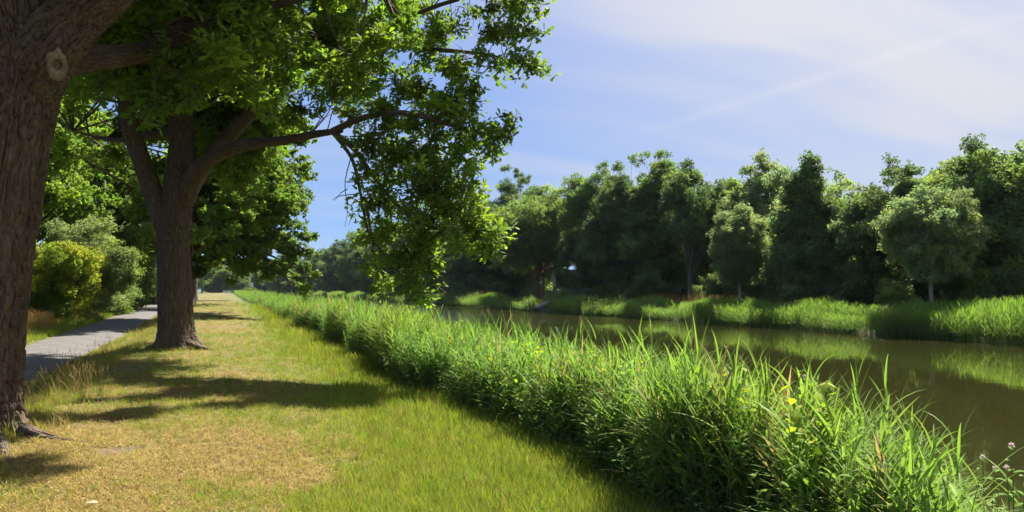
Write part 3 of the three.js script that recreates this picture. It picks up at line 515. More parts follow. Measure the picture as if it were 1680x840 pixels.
// ---------------------------------------------------------------- far bank trees
// [photograph u of the trunk, v of the top, half width in photograph pixels, distance across x, shape, material, options, label]
const farTrees = [
  [1668, 222, 62, 41, 'open', OLIVE, { cy: 0.58, stems: [[0.5, 0.3]] }, 'tall loose tree at the right edge of the far wood'],
  [1618, 228, 50, 42, 'open', DARKL, { cy: 0.58, stems: [[-0.4, 0.2]] }, 'tall dark twin-stemmed tree behind the round tree, right of it'],
  [1572, 268, 46, 48, 'oval', PALE, {}, 'pale green crown showing just above the right-hand round tree'],
  [1482, 246, 34, 47, 'open', DARKL, {}, 'slender open-topped tree left of the right-hand round tree'],
  [1440, 292, 52, 40, 'oval', DARKL, { cy: 0.48 }, 'broad dark tree between the cone-shaped tree and the right-hand round tree'],
  [1512, 285, 46, 50, 'oval', OLIVE, {}, 'crown filling the wood behind the right-hand round tree'],
  [1374, 276, 36, 46, 'open', PALE, {}, 'light tree just right of the cone-shaped tree'],
  [1400, 310, 40, 44, 'oval', PALE, { cy: 0.5 }, 'sunlit mid green tree right of the cone-shaped tree'],
  [1326, 246, 58, 38.6, 'cone', DARKL, { cy: 0.52, n: 130, density: 80, lobe: 0.75 }, 'dark cone-shaped tree in the middle of the far wood'],
  [1262, 254, 50, 46, 'open', SILVER, { cy: 0.55 }, 'tall pale green tree behind the left-hand round tree'],
  [1290, 330, 40, 43, 'oval', SILVER, { cy: 0.48 }, 'silvery tree between the left-hand round tree and the cone-shaped tree'],
  [1196, 264, 38, 45, 'open', OLIVE, {}, 'loose tree above and left of the left-hand round tree'],
  [1132, 258, 38, 40, 'open', DARKL, { cy: 0.62, low: -0.6, trunkR: 0.26 }, 'dark tree with a bare trunk left of the left-hand round tree'],
  [1160, 330, 42, 46, 'oval', PALE, { cy: 0.48 }, 'sunlit tree behind the bare dark trunk'],
  [1086, 262, 50, 42, 'oval', OLIVE, { cy: 0.5 }, 'rounded tall tree in the dense middle of the far wood'],
  [1036, 268, 56, 41, 'oval', DARKL, { cy: 0.5 }, 'dense dark tree left of the rounded tall one'],
  [985, 282, 50, 41, 'oval', OLIVE, { cy: 0.5 }, 'dense tree at the left shoulder of the far wood'],
  [966, 320, 32, 41, 'oval', DARKL, { cy: 0.46 }, 'lower dark tree beside the gap with the pale roof'],
  [884, 326, 58, 39, 'oval', OLIVE, { cy: 0.58, low: -0.5, bark: BARKRED, stems: [[0.8, 0.2], [-0.7, 0.3], [0.3, -0.7]], warm: 0.05 }, 'broad many-stemmed tree with reddish trunks'],
  [850, 284, 46, 47, 'oval', DARKL, { cy: 0.55 }, 'tall dark tree rising behind the many-stemmed one'],
  [908, 306, 34, 47, 'oval', PALE, { cy: 0.55 }, 'light-topped tree behind the many-stemmed one, right of it'],
  [800, 330, 52, 40, 'oval', DARKL, { cy: 0.48 }, 'dark tree behind the tip of the drooping oak bough'],
  [745, 345, 50, 40, 'oval', OLIVE, { cy: 0.48 }, 'dark far bank tree seen behind the middle of the drooping bough'],
  [690, 358, 46, 40, 'oval', DARKL, { cy: 0.48 }, 'dark far bank tree seen behind the hanging end of the bough'],
  [645, 368, 40, 40, 'oval', OLIVE, { cy: 0.48 }, 'far bank tree left of the hanging bough end'],
  [606, 384, 34, 40, 'oval', OLIVE, { cy: 0.48 }, 'rounded distant tree standing in the sky gap left of the bough'],
  [570, 398, 28, 40, 'oval', DARKL, { cy: 0.48 }, 'bluish distant tree further left in the sky gap'],
  [540, 408, 24, 40, 'oval', OLIVE, { cy: 0.48 }, 'small bluish tree where the far wood tapers away'],
  [515, 418, 20, 40, 'oval', DARKL, { cy: 0.48 }, 'tiny distant tree at the tapering end of the far wood'],
];
farTrees.forEach(([u, v, w, x, shape, mat, o, label], k) => {
  const a = (u - 840) / F, D = x / (a * CY + SY), h = EYE + (475 - v) / F * D + 0.0, rx = w / F * D * 1.3, far = D > 130;
  const z = -(D * CY - a * SY * D);
  makeTree({ name: shape === 'cone' ? 'alder_tree' : 'woodland_tree', label, group: 'trees of the far bank wood', x, z, h, cy: 0.55, ry: h * (1 - (o.cy ?? 0.55)) - 0.3, rx, n: 84, lobe: rx * 0.28, knot: 0.62, density: (far ? 11 : 27) * (shape === 'open' ? 0.75 : 1), geos: far ? BIGFAR : FARC, shape, mat, trunkR: 0.2, seed: 300 + k * 7, limbs: far ? 0 : 3, size: 1.0, ...o });
});
const UNDER = ['at the right edge', 'behind the twin-stemmed tree', 'right of the larger round tree', 'behind the larger round tree', 'left of the larger round tree', 'right of the cone-shaped tree', 'behind the smaller round tree', 'behind the bare dark trunk', 'below the rounded tall tree', 'left of the rounded tall tree', 'right of the pale roof', 'behind the reddish trunks', 'left of the reddish trunks', 'above the drooping bough tip', 'behind the middle of the drooping bough', 'behind the lowest bough leaves', 'left of the lowest bough leaves', 'farthest left in the sky gap'];
// a second rank deeper in the wood closes the gaps
[[1700, 46], [1640, 50], [1585, 44], [1545, 46], [1460, 45], [1350, 44], [1240, 44], [1110, 47], [1060, 48], [1010, 47], [975, 47], [860, 44], [820, 45], [770, 46], [720, 46], [665, 45], [625, 45], [585, 45]].forEach(([u, x], k) => {
  const where = UNDER[k], a = (u - 840) / F, D = x / (a * CY + SY), z = -(D * CY - a * SY * D), v = u > 990 ? 312 : u > 800 ? 350 : 385, h = EYE + (475 - v) / F * D, rx = clamp(46 / F * D, 2, 5);
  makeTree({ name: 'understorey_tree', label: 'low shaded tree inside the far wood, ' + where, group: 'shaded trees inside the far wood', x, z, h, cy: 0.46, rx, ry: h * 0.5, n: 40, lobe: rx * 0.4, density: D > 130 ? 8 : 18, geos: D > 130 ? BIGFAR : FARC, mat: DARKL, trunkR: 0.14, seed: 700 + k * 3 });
});
// the two clipped round trees on the bank
const roundTree = (u, v, w, vb, label, seed, mat) => {
  const x = 36.2, a = (u - 840) / F, D = x / (a * CY + SY), z = -(D * CY - a * SY * D), h = EYE + (475 - v) / F * D + 0.1, bot = EYE + (475 - vb) / F * D, ry = (h - bot) / 2, rx = w / F * D;
  makeTree({ name: 'round_tree', label, group: 'round trees on the far bank', x, z, h, cy: (bot + ry) / h, rx: rx * 0.77, ry: ry * 0.9, n: 170, lobe: rx * 0.22, knot: 0.6, density: 54, shape: 'round', geos: FINEC, mat, trunkR: 0.105, bark: BARKGREY, sides: 12, limbs: 6, limbK: 0.6, fork: 0.5, seed, flat: 0.95 });
};
roundTree(1528, 305, 86, 462, 'round-headed tree with a pale stem, the right-hand one on the far bank', 801, SILVER);
roundTree(1214, 328, 54, 474, 'round-headed tree on the far bank, the smaller left-hand one', 802, SILVER);
// bushes at the foot of the wood
[[985, 470, 37, 0.9, 1.8, WEED, 'small bright green shrub right of the pale roof'], [920, 478, 38, 2.0, 1.5, SILVER, 'sprawling bramble bush below the pale roof'], [955, 476, 38.2, 1.7, 1.6, GREYGREEN, 'leafy bramble bush right of the ivy-clad stem'], [1605, 478, 38, 1.0, 2.4, WEED, 'sunlit bush right of the pale stem of the round tree'], [1470, 478, 38, 0.9, 2.0, PALE, 'bush left of the pale stem of the round tree'], [1500, 484, 35.2, 0.8, 0.9, GREYGREEN, 'low grey green bush on the bank below the round tree'], [1380, 470, 39, 1.3, 3.2, SILVER, 'silvery shrub beside the cone-shaped tree'], [1300, 475, 39, 1.2, 2.6, PALE, 'light shrub left of the cone-shaped tree'], [700, 480, 38, 4, 3, OLIVE, 'broad dark bush behind the hanging bough tip'], [790, 478, 38, 4, 3, DARKL, 'dark bush left of the many-stemmed tree'], [1060, 475, 38, 2.5, 3, DARKL, 'dark bush at the foot of the dense middle wood'], [1180, 475, 38.5, 2, 2.6, DARKL, 'dark bush at the foot of the left-hand round tree'], [1425, 475, 40, 2, 3, DARKL, 'dark bush at the foot of the broad dark tree'], [1640, 470, 40, 2.2, 3.6, DARKL, 'dark bush at the foot of the twin-stemmed tree']].forEach(([u, v, x, w, h, mat, label], k) => {
  const a = (u - 840) / F, D = x / (a * CY + SY), p = V(x, 0, -(D * CY - a * SY * D));
  makeTree({ name: 'shrub', label, category: 'shrub', x: p.x, z: p.z, h, cy: 0.48, rx: w, ry: h * 0.52, n: 26, lobe: w * 0.4, density: 50, geos: D > 110 ? FARC : FINEC, mat, trunkR: 0.05, seed: 850 + k });
});
{
  // ivy-clad stem beside the gap
  const x = 39.5, a = (927 - 840) / F, D = x / (a * CY + SY), z = -(D * CY - a * SY * D);
  makeTree({ name: 'ivy_stem', label: 'dark ivy-clad stem in the gap left of the pale roof', category: 'tree', x, z, h: 8.5, cy: 0.42, rx: 0.75, ry: 3.4, n: 40, lobe: 0.55, density: 60, geos: FARC, mat: DARKL, trunkR: 0.3, seed: 871 });
}
// distant wood closing the canal
[[332, 442, 330], [352, 436, 340], [372, 446, 380], [392, 446, 420], [412, 440, 440], [432, 434, 430], [452, 428, 420], [472, 424, 400], [492, 420, 390], [440, 456, 330], [470, 455, 300], [362, 455, 300], [400, 460, 350]].forEach(([u, v, D], k) => {
  const a = (u - 840) / F, h = EYE + (492 - v) / F * D + 1, x = (a * CY + SY) * D, z = -(D * CY - a * SY * D), rx = 5.5 + (k % 3);
  makeTree({ name: 'distant_tree', label: 'hazy tree at the far end of the canal', group: 'hazy trees at the far end of the canal', x, z, h, cy: 0.5, rx, ry: h * 0.48, n: 26, lobe: rx * 0.4, density: 9, geos: BIGFAR, mat: OLIVE, seed: 900 + k, trunkR: 0.3 });
});

{
  // undergrowth that closes the wood behind its trunks
  const R = rng(910), L = BIGFAR.map(() => []);
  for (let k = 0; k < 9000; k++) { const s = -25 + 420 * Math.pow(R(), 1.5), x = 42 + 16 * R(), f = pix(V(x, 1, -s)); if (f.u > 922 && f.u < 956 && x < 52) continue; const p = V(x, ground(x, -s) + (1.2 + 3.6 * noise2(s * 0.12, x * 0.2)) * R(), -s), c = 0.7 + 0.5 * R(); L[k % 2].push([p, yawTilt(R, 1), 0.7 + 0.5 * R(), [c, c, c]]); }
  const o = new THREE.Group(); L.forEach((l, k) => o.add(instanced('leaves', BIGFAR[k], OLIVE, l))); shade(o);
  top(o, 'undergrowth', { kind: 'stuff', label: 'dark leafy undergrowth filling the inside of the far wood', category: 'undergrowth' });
}

// ---------------------------------------------------------------- reeds and weeds
function reedParts(seed, h, leaves, lod) {
  const R = rng(seed), stem = new GB(), list = [], lean = rdir(R); lean.y = 0; lean.multiplyScalar(0.10 * h);
  const pt = (f) => V(lean.x * f * f, h * f, lean.z * f * f);
  stem.tube([pt(0), pt(0.35), pt(0.7), pt(0.97)], [0.0045, 0.004, 0.003, 0.0015], lod ? 3 : 5, lod ? 3 : 8, null, false);
  let ang = R() * 6.28;
  for (let k = 0; k < leaves; k++) {
    const f = mix(0.22, 0.96, Math.pow((k + 0.5 * R()) / leaves, 0.85)), o = pt(f); ang += 2.5 + (R() - 0.5) * 1.6;
    const up = mix(0.8, 2.9, f * f) * (0.6 + 0.8 * R()), d = V(Math.cos(ang), up, Math.sin(ang)).normalize(), g = new GB();
    const len = (0.26 + 0.22 * R()) * mix(0.8, 1.05, Math.sin(f * 3.1)), n = V(-Math.sin(ang) * 0.4 * (R() - 0.5) - Math.cos(ang) * 0.6, 1, -Math.sin(ang) * 0.6 + (R() - 0.5) * 0.4);
    g.blade(o, d, n, len, 0.016 + 0.010 * R(), lod ? 3 : 6, (lod ? 1.0 : 1.15) * (0.25 + R()), (t) => Math.max(0.02, Math.min(1, t * 5 + 0.25) * (1 - Math.pow(t, 1.7))), lod ? 0 : 0.25);
    list.push(g.geo());
  }
  return { stem: stem.geo(), leaves: list, tip: pt(0.97) };
}
const whole = (P) => mergeGeometries([P.stem, ...P.leaves]);
const REED = [1, 2, 3, 4, 5, 6].map((k) => whole(reedParts(k * 13, 1.0 + 0.06 * k, 13, false)));
const REEDFAR = [1, 2, 3].map((k) => { const R = rng(k * 5 + 2), g = []; for (let j = 0; j < 6; j++) { const m = whole(reedParts(k * 100 + j, 0.95 + 0.35 * R(), 8, true)); m.scale(1, 1, 1); m.translate((R() - 0.5) * 0.5, 0, (R() - 0.5) * 0.5); g.push(m); } return mergeGeometries(g); });
// leafy weeds: upright stems with pairs of small leaves
function weedGeo(seed, h, leafLen, wide) {
  const R = rng(seed), g = new GB();
  for (let s = 0; s < 3; s++) {
    const lean = rdir(R); lean.y = 0; lean.multiplyScalar(0.25 * h); const ox = (R() - 0.5) * 0.2, oz = (R() - 0.5) * 0.2, hh = h * (0.7 + 0.3 * R()), pt = (f) => V(ox + lean.x * f, hh * f, oz + lean.z * f);
    g.tube([pt(0), pt(0.5), pt(1)], [0.004, 0.003, 0.0015], 3, 4, null, false);
    for (let k = 0; k < 20; k++) { const f = 0.12 + 0.88 * (k + R()) / 20, a = k * 1.57 + R() * 0.8, o = pt(f), d = V(Math.cos(a), 0.35 + 0.5 * R(), Math.sin(a)).normalize(), l = leafLen * (1.2 - 0.6 * f) * (0.7 + 0.6 * R()); g.blade(o, d, V((R() - 0.5) * 0.8, 1, (R() - 0.5) * 0.8), l, l * wide, 3, 1.0 * R(), lance); }
  }
  return g.geo();
}
const WEEDS = [weedGeo(11, 0.9, 0.10, 0.34), weedGeo(12, 0.8, 0.085, 0.5), weedGeo(13, 0.75, 0.12, 0.28)];
const heart = (f) => Math.max(0.02, Math.sqrt(Math.max(0, f * 1.6)) * (1 - f) * 1.7);
function vineGeo(seed) { const R = rng(seed), g = new GB(); for (let k = 0; k < 7; k++) { const o = V((R() - 0.5) * 0.12, k * 0.06, (R() - 0.5) * 0.12), a = R() * 6.28, d = V(Math.cos(a), -0.4 + R() * 0.5, Math.sin(a)).normalize(); g.blade(o, d, V(R() - 0.5, 0.6, R() - 0.5), 0.055 + 0.03 * R(), 0.055, 5, 0.6, heart); } return g.geo(); }
const VINES = [vineGeo(1), vineGeo(2)];
// height of the reed tops (y): the bed is tall inland and stoops towards the water, and grows taller further along the bank
const REEDLINE = [[0, 470], [330, 472], [480, 481], [600, 499], [700, 511], [840, 534], [1000, 560], [1100, 582], [1200, 612], [1300, 645], [1400, 680], [1500, 732], [1560, 785], [1620, 845], [1720, 900], [2400, 1200]];
function reedTop(s, x) {
  const f = pix(V(x, 0.5, -s)), u = clamp(f.u, 0, 2400); let k = 0; while (k < REEDLINE.length - 2 && u > REEDLINE[k + 1][0]) k++;
  const [a, p] = REEDLINE[k], [b, q] = REEDLINE[k + 1], v = mix(p, q, (u - a) / (b - a)), sight = EYE - (v - 475) / F * Math.max(1.5, f.D);
  return Math.min(sight, mix(1.0, 1.45, sstep(3, 40, s))) + (noise2(s * 0.42, x * 0.6) - 0.5) * 0.42 + (noise2(s * 1.1 + 9, x * 0.9) - 0.5) * 0.32;
}
const frontOf = (s) => 3.5 + (noise2(s * 0.45, 3.3) - 0.5) * 0.9 + (noise2(s * 1.7, 8) - 0.5) * 0.55;
{
  const R = rng(500), lists = REED.map(() => []), far = REEDFAR.map(() => []);
  const put = (x, s, hk) => {
    const y = Math.max(ground(x, -s), WATER - 0.05) - 0.03, gap = noise2(x * 0.9 + 4, s * 0.8), top_ = Math.max(0.32, (reedTop(s, x) - y - 0.55 * R() + (R() < 0.14 ? 0.34 * R() : 0)) * hk);
    const c = 0.75 + 0.5 * R(), w = (noise2(x * 0.7, s * 0.5 + 30) - 0.5) * 0.5, old = R() < 0.06, col = old ? [c * 1.9, c * 0.85, c * 2.4] : [c * (1 + w), c, c * (1 - w * 0.6)];
    if (s < 34) lists[Math.floor(R() * 6)].push([V(x, y, -s), yawTilt(R, 0.16 + 0.1 * gap), V(1.1, top_ / 1.43, 1.1), col]);
    else far[Math.floor(R() * 3)].push([V(x, y, -s), yawTilt(R, 0.1), V(1.25, top_ / 1.42, 1.25), col]);
  };
  for (let k = 0; k < 6200; k++) { const s = 1.5 + 32.5 * Math.pow(R(), 1.25), fr = frontOf(s), x = fr + 0.1 + (6.1 - fr) * R(); if (noise2(x * 1.1, s * 0.9) < 0.2) continue; put(x, s, 1); if (R() < 0.35) put(fr + 0.35 * R(), s, 0.97); }
  for (let k = 0; k < 2600; k++) { const s = 34 + 330 * Math.pow(R(), 2.0), fr = frontOf(s), x = fr + (6.2 - fr) * R(); put(x, s, 1); }
  for (let k = 0; k < 900; k++) { const s = 90 + 160 * R(), x = 2.6 + 3.8 * R(); put(x, s, 1.05); }
  const o = new THREE.Group(); lists.forEach((l, k) => o.add(instanced('reeds', REED[k], REEDLEAF, l))); far.forEach((l, k) => o.add(instanced('reeds', REEDFAR[k], REEDLEAF, l)));
  shade(o); top(o, 'reeds', { kind: 'stuff', label: 'dense bed of green reeds along the near bank', category: 'reeds' });
}
{
  const R = rng(520), lists = WEEDS.map(() => []), vines = VINES.map(() => []);
  for (let k = 0; k < 2700; k++) {
    const s = 1.5 + 60 * Math.pow(R(), 1.7), fr = frontOf(s), x = fr - 0.1 + (R() < 0.5 ? 0.9 * R() : 2.6 * R()), y = Math.max(ground(x, -s), WATER) - 0.03, c = 0.7 + 0.6 * R(), near = sstep(10, 4, s), hh = Math.max(0.3, reedTop(s, x) - y) * (0.42 + 0.4 * R()) / 0.85 * sstep(-0.5, 0.25, x - fr + 0.3);
    lists[Math.floor(R() * 3)].push([V(x, y, -s), yawTilt(R, 0.2), V(1, Math.max(0.3, hh), 1), [c, c, c]]);
  }
  for (let k = 0; k < 1000; k++) { const s = 2 + 16 * Math.pow(R(), 1.5), fr = frontOf(s), x = fr + (k % 2 ? 0.6 * R() - 0.05 : 0.15 + 1.9 * R()), y = ground(x, -s) + (reedTop(s, x) - ground(x, -s)) * (0.32 + 0.5 * R()) - 0.1, c = 0.6 + 0.6 * R(); if (noise2(x * 1.3 + 9, s * 0.7) < 0.45) continue; vines[k % 2].push([V(x, Math.max(y, WATER + 0.3), -s), yawTilt(R, 0.6), 0.6 + 0.5 * R(), [c * (0.6 + 0.4 * R()), c * (0.9 + 0.2 * R()), c]]); }
  const o = new THREE.Group(); lists.forEach((l, k) => o.add(instanced('weeds', WEEDS[k], WEED, l)));
  shade(o); top(o, 'weeds', { kind: 'stuff', label: 'leafy green weeds tangled at the foot of the near reeds', category: 'weeds' });
  const p = new THREE.Group(); vines.forEach((l, k) => p.add(instanced('leaves', VINES[k], YELLOWLEAF, l)));
  shade(p); top(p, 'bindweed_leaves', { kind: 'stuff', label: 'yellow heart-shaped bindweed leaves climbing among the near reeds', category: 'bindweed' });
}
{
  // far bank reeds and herbs
  const R = rng(540), far = REEDFAR.map(() => []), herbs = WEEDS.map(() => []), low = [[], []];
  for (let k = 0; k < 6800; k++) {
    const s = -10 + 420 * Math.pow(R(), 1.9), x = 31.4 + 3.0 * R() + (noise2(s * 0.25, 1) - 0.5) * 1.0, y = Math.max(ground(x, -s), WATER - 0.05), patch = noise2(s * 0.16 + 7, 5.5), n2 = noise2(s * 0.5, 9);
    { const f = pix(V(x, y, -s)); if (f.u > 879 && f.u < 902 && x < 33.2 + 2) continue; }
    const c = 0.8 + 0.5 * R(), hgt = mix(0.6, 1.12, sstep(0.38, 0.62, patch)) * (0.85 + 0.3 * n2) * (s < 30 ? 1.1 : 1) * mix(1, 0.85, sstep(33.2, 34.5, x));
    if (patch > 0.45 || R() < 0.35) far[k % 3].push([V(x, y, -s), yawTilt(R, 0.12), V(1.3, hgt, 1.3), [c * 1.05, c, c * 0.8]]);
    else herbs[k % 3].push([V(x, y, -s), yawTilt(R, 0.2), V(2.2, 1.2 + 0.9 * R(), 2.2), [c * 1.1, c, c]]);
  }
  const o = new THREE.Group(); far.forEach((l, k) => o.add(instanced('reeds', REEDFAR[k], REEDLEAF, l))); herbs.forEach((l, k) => o.add(instanced('herbs', WEEDS[k], WEED, l)));
  shade(o); top(o, 'far_reeds', { kind: 'stuff', label: 'green reeds and herbs fringing the far bank waterline', category: 'reeds' });
}

// ---------------------------------------------------------------- grass
function tuft(seed, blades, h, spread, w, curl) {
  const R = rng(seed), g = new GB();
  for (let k = 0; k < blades; k++) { const a = R() * 6.28, r = spread * Math.sqrt(R()), o = V(Math.cos(a) * r, -0.01, Math.sin(a) * r), b = R() * 6.28, d = V(Math.cos(b) * curl, 1, Math.sin(b) * curl).normalize(); g.blade(o, d, V(Math.sin(b), 0.2, -Math.cos(b)).cross(d), h * (0.5 + 0.6 * R()), w, 3, curl * 1.6 * R(), (t) => 1 - t * t * 0.98); }
  return g.geo();
}
function seedGrass(seed) {
  const R = rng(seed), g = new GB();
  for (let k = 0; k < 9; k++) {
    const a = R() * 6.28, l = 0.12 + 0.2 * R(), h = 0.42 + 0.3 * R(), o = V((R() - 0.5) * 0.16, 0, (R() - 0.5) * 0.16), e = V(o.x + Math.cos(a) * l, h, o.z + Math.sin(a) * l), m = o.clone().lerp(e, 0.6); m.y += 0.06;
    g.tube([o, m, e], [0.002, 0.0015, 0.001], 3, 4, null, false);
    const d = e.clone().sub(m).normalize(); for (let j = 0; j < 9; j++) g.blade(e.clone().addScaledVector(d, -0.012 * j), rdir(R).addScaledVector(d, 1.6).normalize(), rdir(R), 0.03, 0.006, 1, 0, () => 1);
    if (k < 5) g.blade(o, V(Math.cos(a + 1) * 0.5, 1, Math.sin(a + 1) * 0.5).normalize(), V(1, 0.3, 0.2), h * 0.6, 0.005, 3, 0.9, (t) => 1 - t * 0.95);
  }
  return g.geo();
}
const SHORT = [1, 2, 3].map((k) => tuft(k, 14, 0.075, 0.08, 0.0048, 1.2)), MID = [4, 5, 6].map((k) => tuft(k, 12, 0.15, 0.08, 0.0058, 0.5)), TALL = [7, 8].map((k) => tuft(k, 14, 0.34, 0.10, 0.006, 0.5)), SEED = [1, 2, 3].map(seedGrass);
{
  const R = rng(600), S = SHORT.map(() => []), G = MID.map(() => []), T = TALL.map(() => []), Z = SEED.map(() => []);
  const colG = () => { const c = 0.75 + 0.5 * R(), w = R(); return [c * mix(0.14, 0.27, w), c * mix(0.235, 0.30, w), c * 0.017]; }, colD = () => { const c = 0.7 + 0.55 * R(), w = R(); return [c * mix(0.25, 0.345, w), c * mix(0.182, 0.255, w), c * mix(0.033, 0.085, w)]; };
  const N = 150000;
  for (let k = 0; k < N; k++) {
    // denser near the camera
    const D = 4 / Math.pow(1 - R() * (1 - Math.pow(4 / 75, 0.62)), 1 / 0.62), a = -0.85 + 1.45 * R(), X = a * D, x = X * CY + D * SY, z = -(D * CY - X * SY), s = -z, sh = pathShift(s), xl = x - sh;
    if (x > 4.0 || xl < -9.6 || s < 0.5) continue;
    if (xl > -6.62 && xl < -3.88) continue;
    const y = ground(x, z), size = 1 + Math.max(0, D - 8) / 26, d = dryness(x, z), p = V(x, y, z), j = Math.floor(R() * 3);
    if (xl < -6.6) {   // left verge: short green by the path, long straw grass behind
      const t = sstep(-7.3, -7.9, xl + (noise2(s * 0.4, 3) - 0.5) * 0.8);
      if (R() < t) { if (R() < 0.3) Z[j].push([p, yawTilt(R, 0.3), (0.5 + 0.6 * R()), colD().map((c, i) => c * [1.6, 1.3, 1.5][i])]); else T[j % 2].push([p, yawTilt(R, 0.2), 1.1 + 0.5 * R(), R() < 0.75 ? colD() : colG()]); } else G[j].push([p, yawTilt(R, 0.2), size, colG()]);
      continue;
    }
    if (xl < -2.2) {   // slope down to the path
      const r = R();
      if (r < 0.035) T[j % 2].push([p, yawTilt(R, 0.3), 0.55 + 0.5 * R(), R() < 0.6 ? colG() : colD()]);
      else if (r < 0.045 && xl < -2.6) Z[j].push([p, yawTilt(R, 0.25), 0.6 + 0.4 * R(), colD()]);
      else if (r < 0.7) G[j].push([p, yawTilt(R, 0.4), size * (0.5 + 0.6 * R()), R() < 0.3 + d * 0.5 ? colD() : colG()]); else S[j].push([p, yawTilt(R, 0.4), size, colD()]);
      continue;
    }
    if (x > 0.4) {
      const g = sstep(0.75, 2.3, x + (noise2(s * 0.35, 2.2) - 0.5) * 1.2 + (noise2(s * 1.5, x * 1.5) - 0.5) * 0.8), r = R();
      if (r < g) { if (R() < 0.10 * sstep(1.8, 3.2, x) + 0.015) T[j % 2].push([p, yawTilt(R, 0.3), 0.5 + 0.35 * R(), colG()]); else G[j].push([p, yawTilt(R, 0.4), size * mix(0.7, 1.3, sstep(1.2, 3.0, x)) * (0.6 + 0.8 * R()), R() < 0.14 ? colD() : colG()]); continue; }
    }
    if (R() < 1.3 * worn(x, z) - 0.1) continue;
    const green = R() > 0.15 + 0.82 * d;
    if (noise2(x * 1.1 + 60, z * 1.1) > 0.8 && R() < 0.5) continue;
    (green && R() < 0.6 ? G : S)[j].push([p, yawTilt(R, 0.5), size * (green ? 0.42 + 0.35 * R() : 0.7 + 0.6 * R()), green ? colG() : colD()]);
  }
  // long grass clump and straw stalks beside the nearest oak
  for (let k = 0; k < 16; k++) { const p = at(95 + 75 * R(), 640, 10.6 + 2.0 * R()); p.y = ground(p.x, p.z); Z[k % 3].push([p, yawTilt(R, 0.25), 0.55 + 0.35 * R(), colD()]); }
  for (const [u, D, r0] of [[-48, 8.4, 0.62], [288, 20, 0.6]]) { const c = at(u, 480, D); for (let k = 0; k < 130; k++) { const a = R() * 6.28, r = r0 + 0.5 * R() * R(), p = V(c.x + Math.cos(a) * r, 0, c.z + Math.sin(a) * r); p.y = ground(p.x, p.z); (k % 3 ? G[k % 3] : T[k % 2]).push([p, yawTilt(R, 0.4), k % 3 ? 0.9 + 0.6 * R() : 0.35 + 0.3 * R(), R() < 0.55 ? colD() : colG()]); } }
  for (let k = 0; k < 2600; k++) { const s = 18 + 120 * Math.pow(R(), 1.3), x = -7.5 - 2.4 * R() - 0.7 * noise2(s * 0.4, 3) + pathShift(s), p = V(x, ground(x, -s), -s), n = noise2(s * 0.7, x * 0.9); if (n < 0.3) continue; if (R() < 0.3) T[k % 2].push([p, yawTilt(R, 0.3), 0.8 + 0.8 * n, colG()]); else Z[k % 3].push([p, yawTilt(R, 0.4), 0.6 + 0.9 * n * (0.6 + 0.4 * R()), colD().map((c, i) => c * [1.75, 1.35, 1.7][i])]); }
  const o = new THREE.Group();
  [[S, SHORT], [G, MID], [T, TALL], [Z, SEED]].forEach(([L, geos]) => L.forEach((l, k) => { if (l.length) o.add(instanced('grass', geos[k], GRASS, l)); }));
  shade(o); top(o, 'grass', { kind: 'stuff', label: 'short dry and green grass covering the embankment and verges', category: 'grass' });
  // dry grass and herbs behind the far reeds
  const far = SEED.map(() => []), tl = TALL.map(() => []);
  for (let k = 0; k < 5000; k++) { const s = -8 + 150 * Math.pow(R(), 1.3), x = 34 + 3.4 * R(), p = V(x, ground(x, -s), -s); if (noise2(s * 0.2, 4) > 0.5 && R() < 0.35) far[k % 3].push([p, yawTilt(R, 0.2), 1.5 + 0.7 * R(), colD().map((c, i) => c * [0.9, 0.7, 0.7][i])]); else tl[k % 2].push([p, yawTilt(R, 0.3), 1.5 + 1.2 * R(), colG()]); }
  const q = new THREE.Group(); [[far, SEED], [tl, TALL]].forEach(([L, geos]) => L.forEach((l, k) => { if (l.length) q.add(instanced('grass', geos[k], GRASS, l)); }));
  shade(q); top(q, 'far_grass', { kind: 'stuff', label: 'long green and brown seeding grass behind the far reeds', category: 'grass' });
}
// ---------------------------------------------------------------- single plants that stand out
function reedThing(seed, plume) {
  const P = reedParts(seed, 1, 9, false), g = new THREE.Group();
  part(g, 'stem', P.stem, STEM);
  P.leaves.forEach((l) => part(g, 'leaf', l, REEDLEAF));
  if (plume) {
    const R = rng(seed + 5), b = new GB(), t = P.tip; for (let k = 0; k < 110; k++) { const f = R(), d = V(R() - 0.35, 0.9 - f * 0.6, R() - 0.5).normalize(); b.blade(V(t.x, t.y - 0.02 + 0.13 * f, t.z), d, rdir(R), 0.07 * (1.1 - f * 0.7), 0.006, 2, 1.6, (q) => 1 - 0.8 * q); }
    part(g, 'plume', b.geo(), PLUME);
  }
  return g;
}
function placeReed(proto, u, v, x, name, label, group, turn) {
  const a = (u - 840) / F, D = x / (a * CY + SY), tip = at(u, v, D), y0 = Math.max(ground(tip.x, tip.z), WATER - 0.1), o = proto.clone();
  o.position.set(tip.x, y0 - 0.03, tip.z); o.rotation.y = turn; o.scale.set(1.15, Math.max(0.5, tip.y - y0), 1.15);
  shade(o); return top(o, name, { label, category: 'reed', group });
}
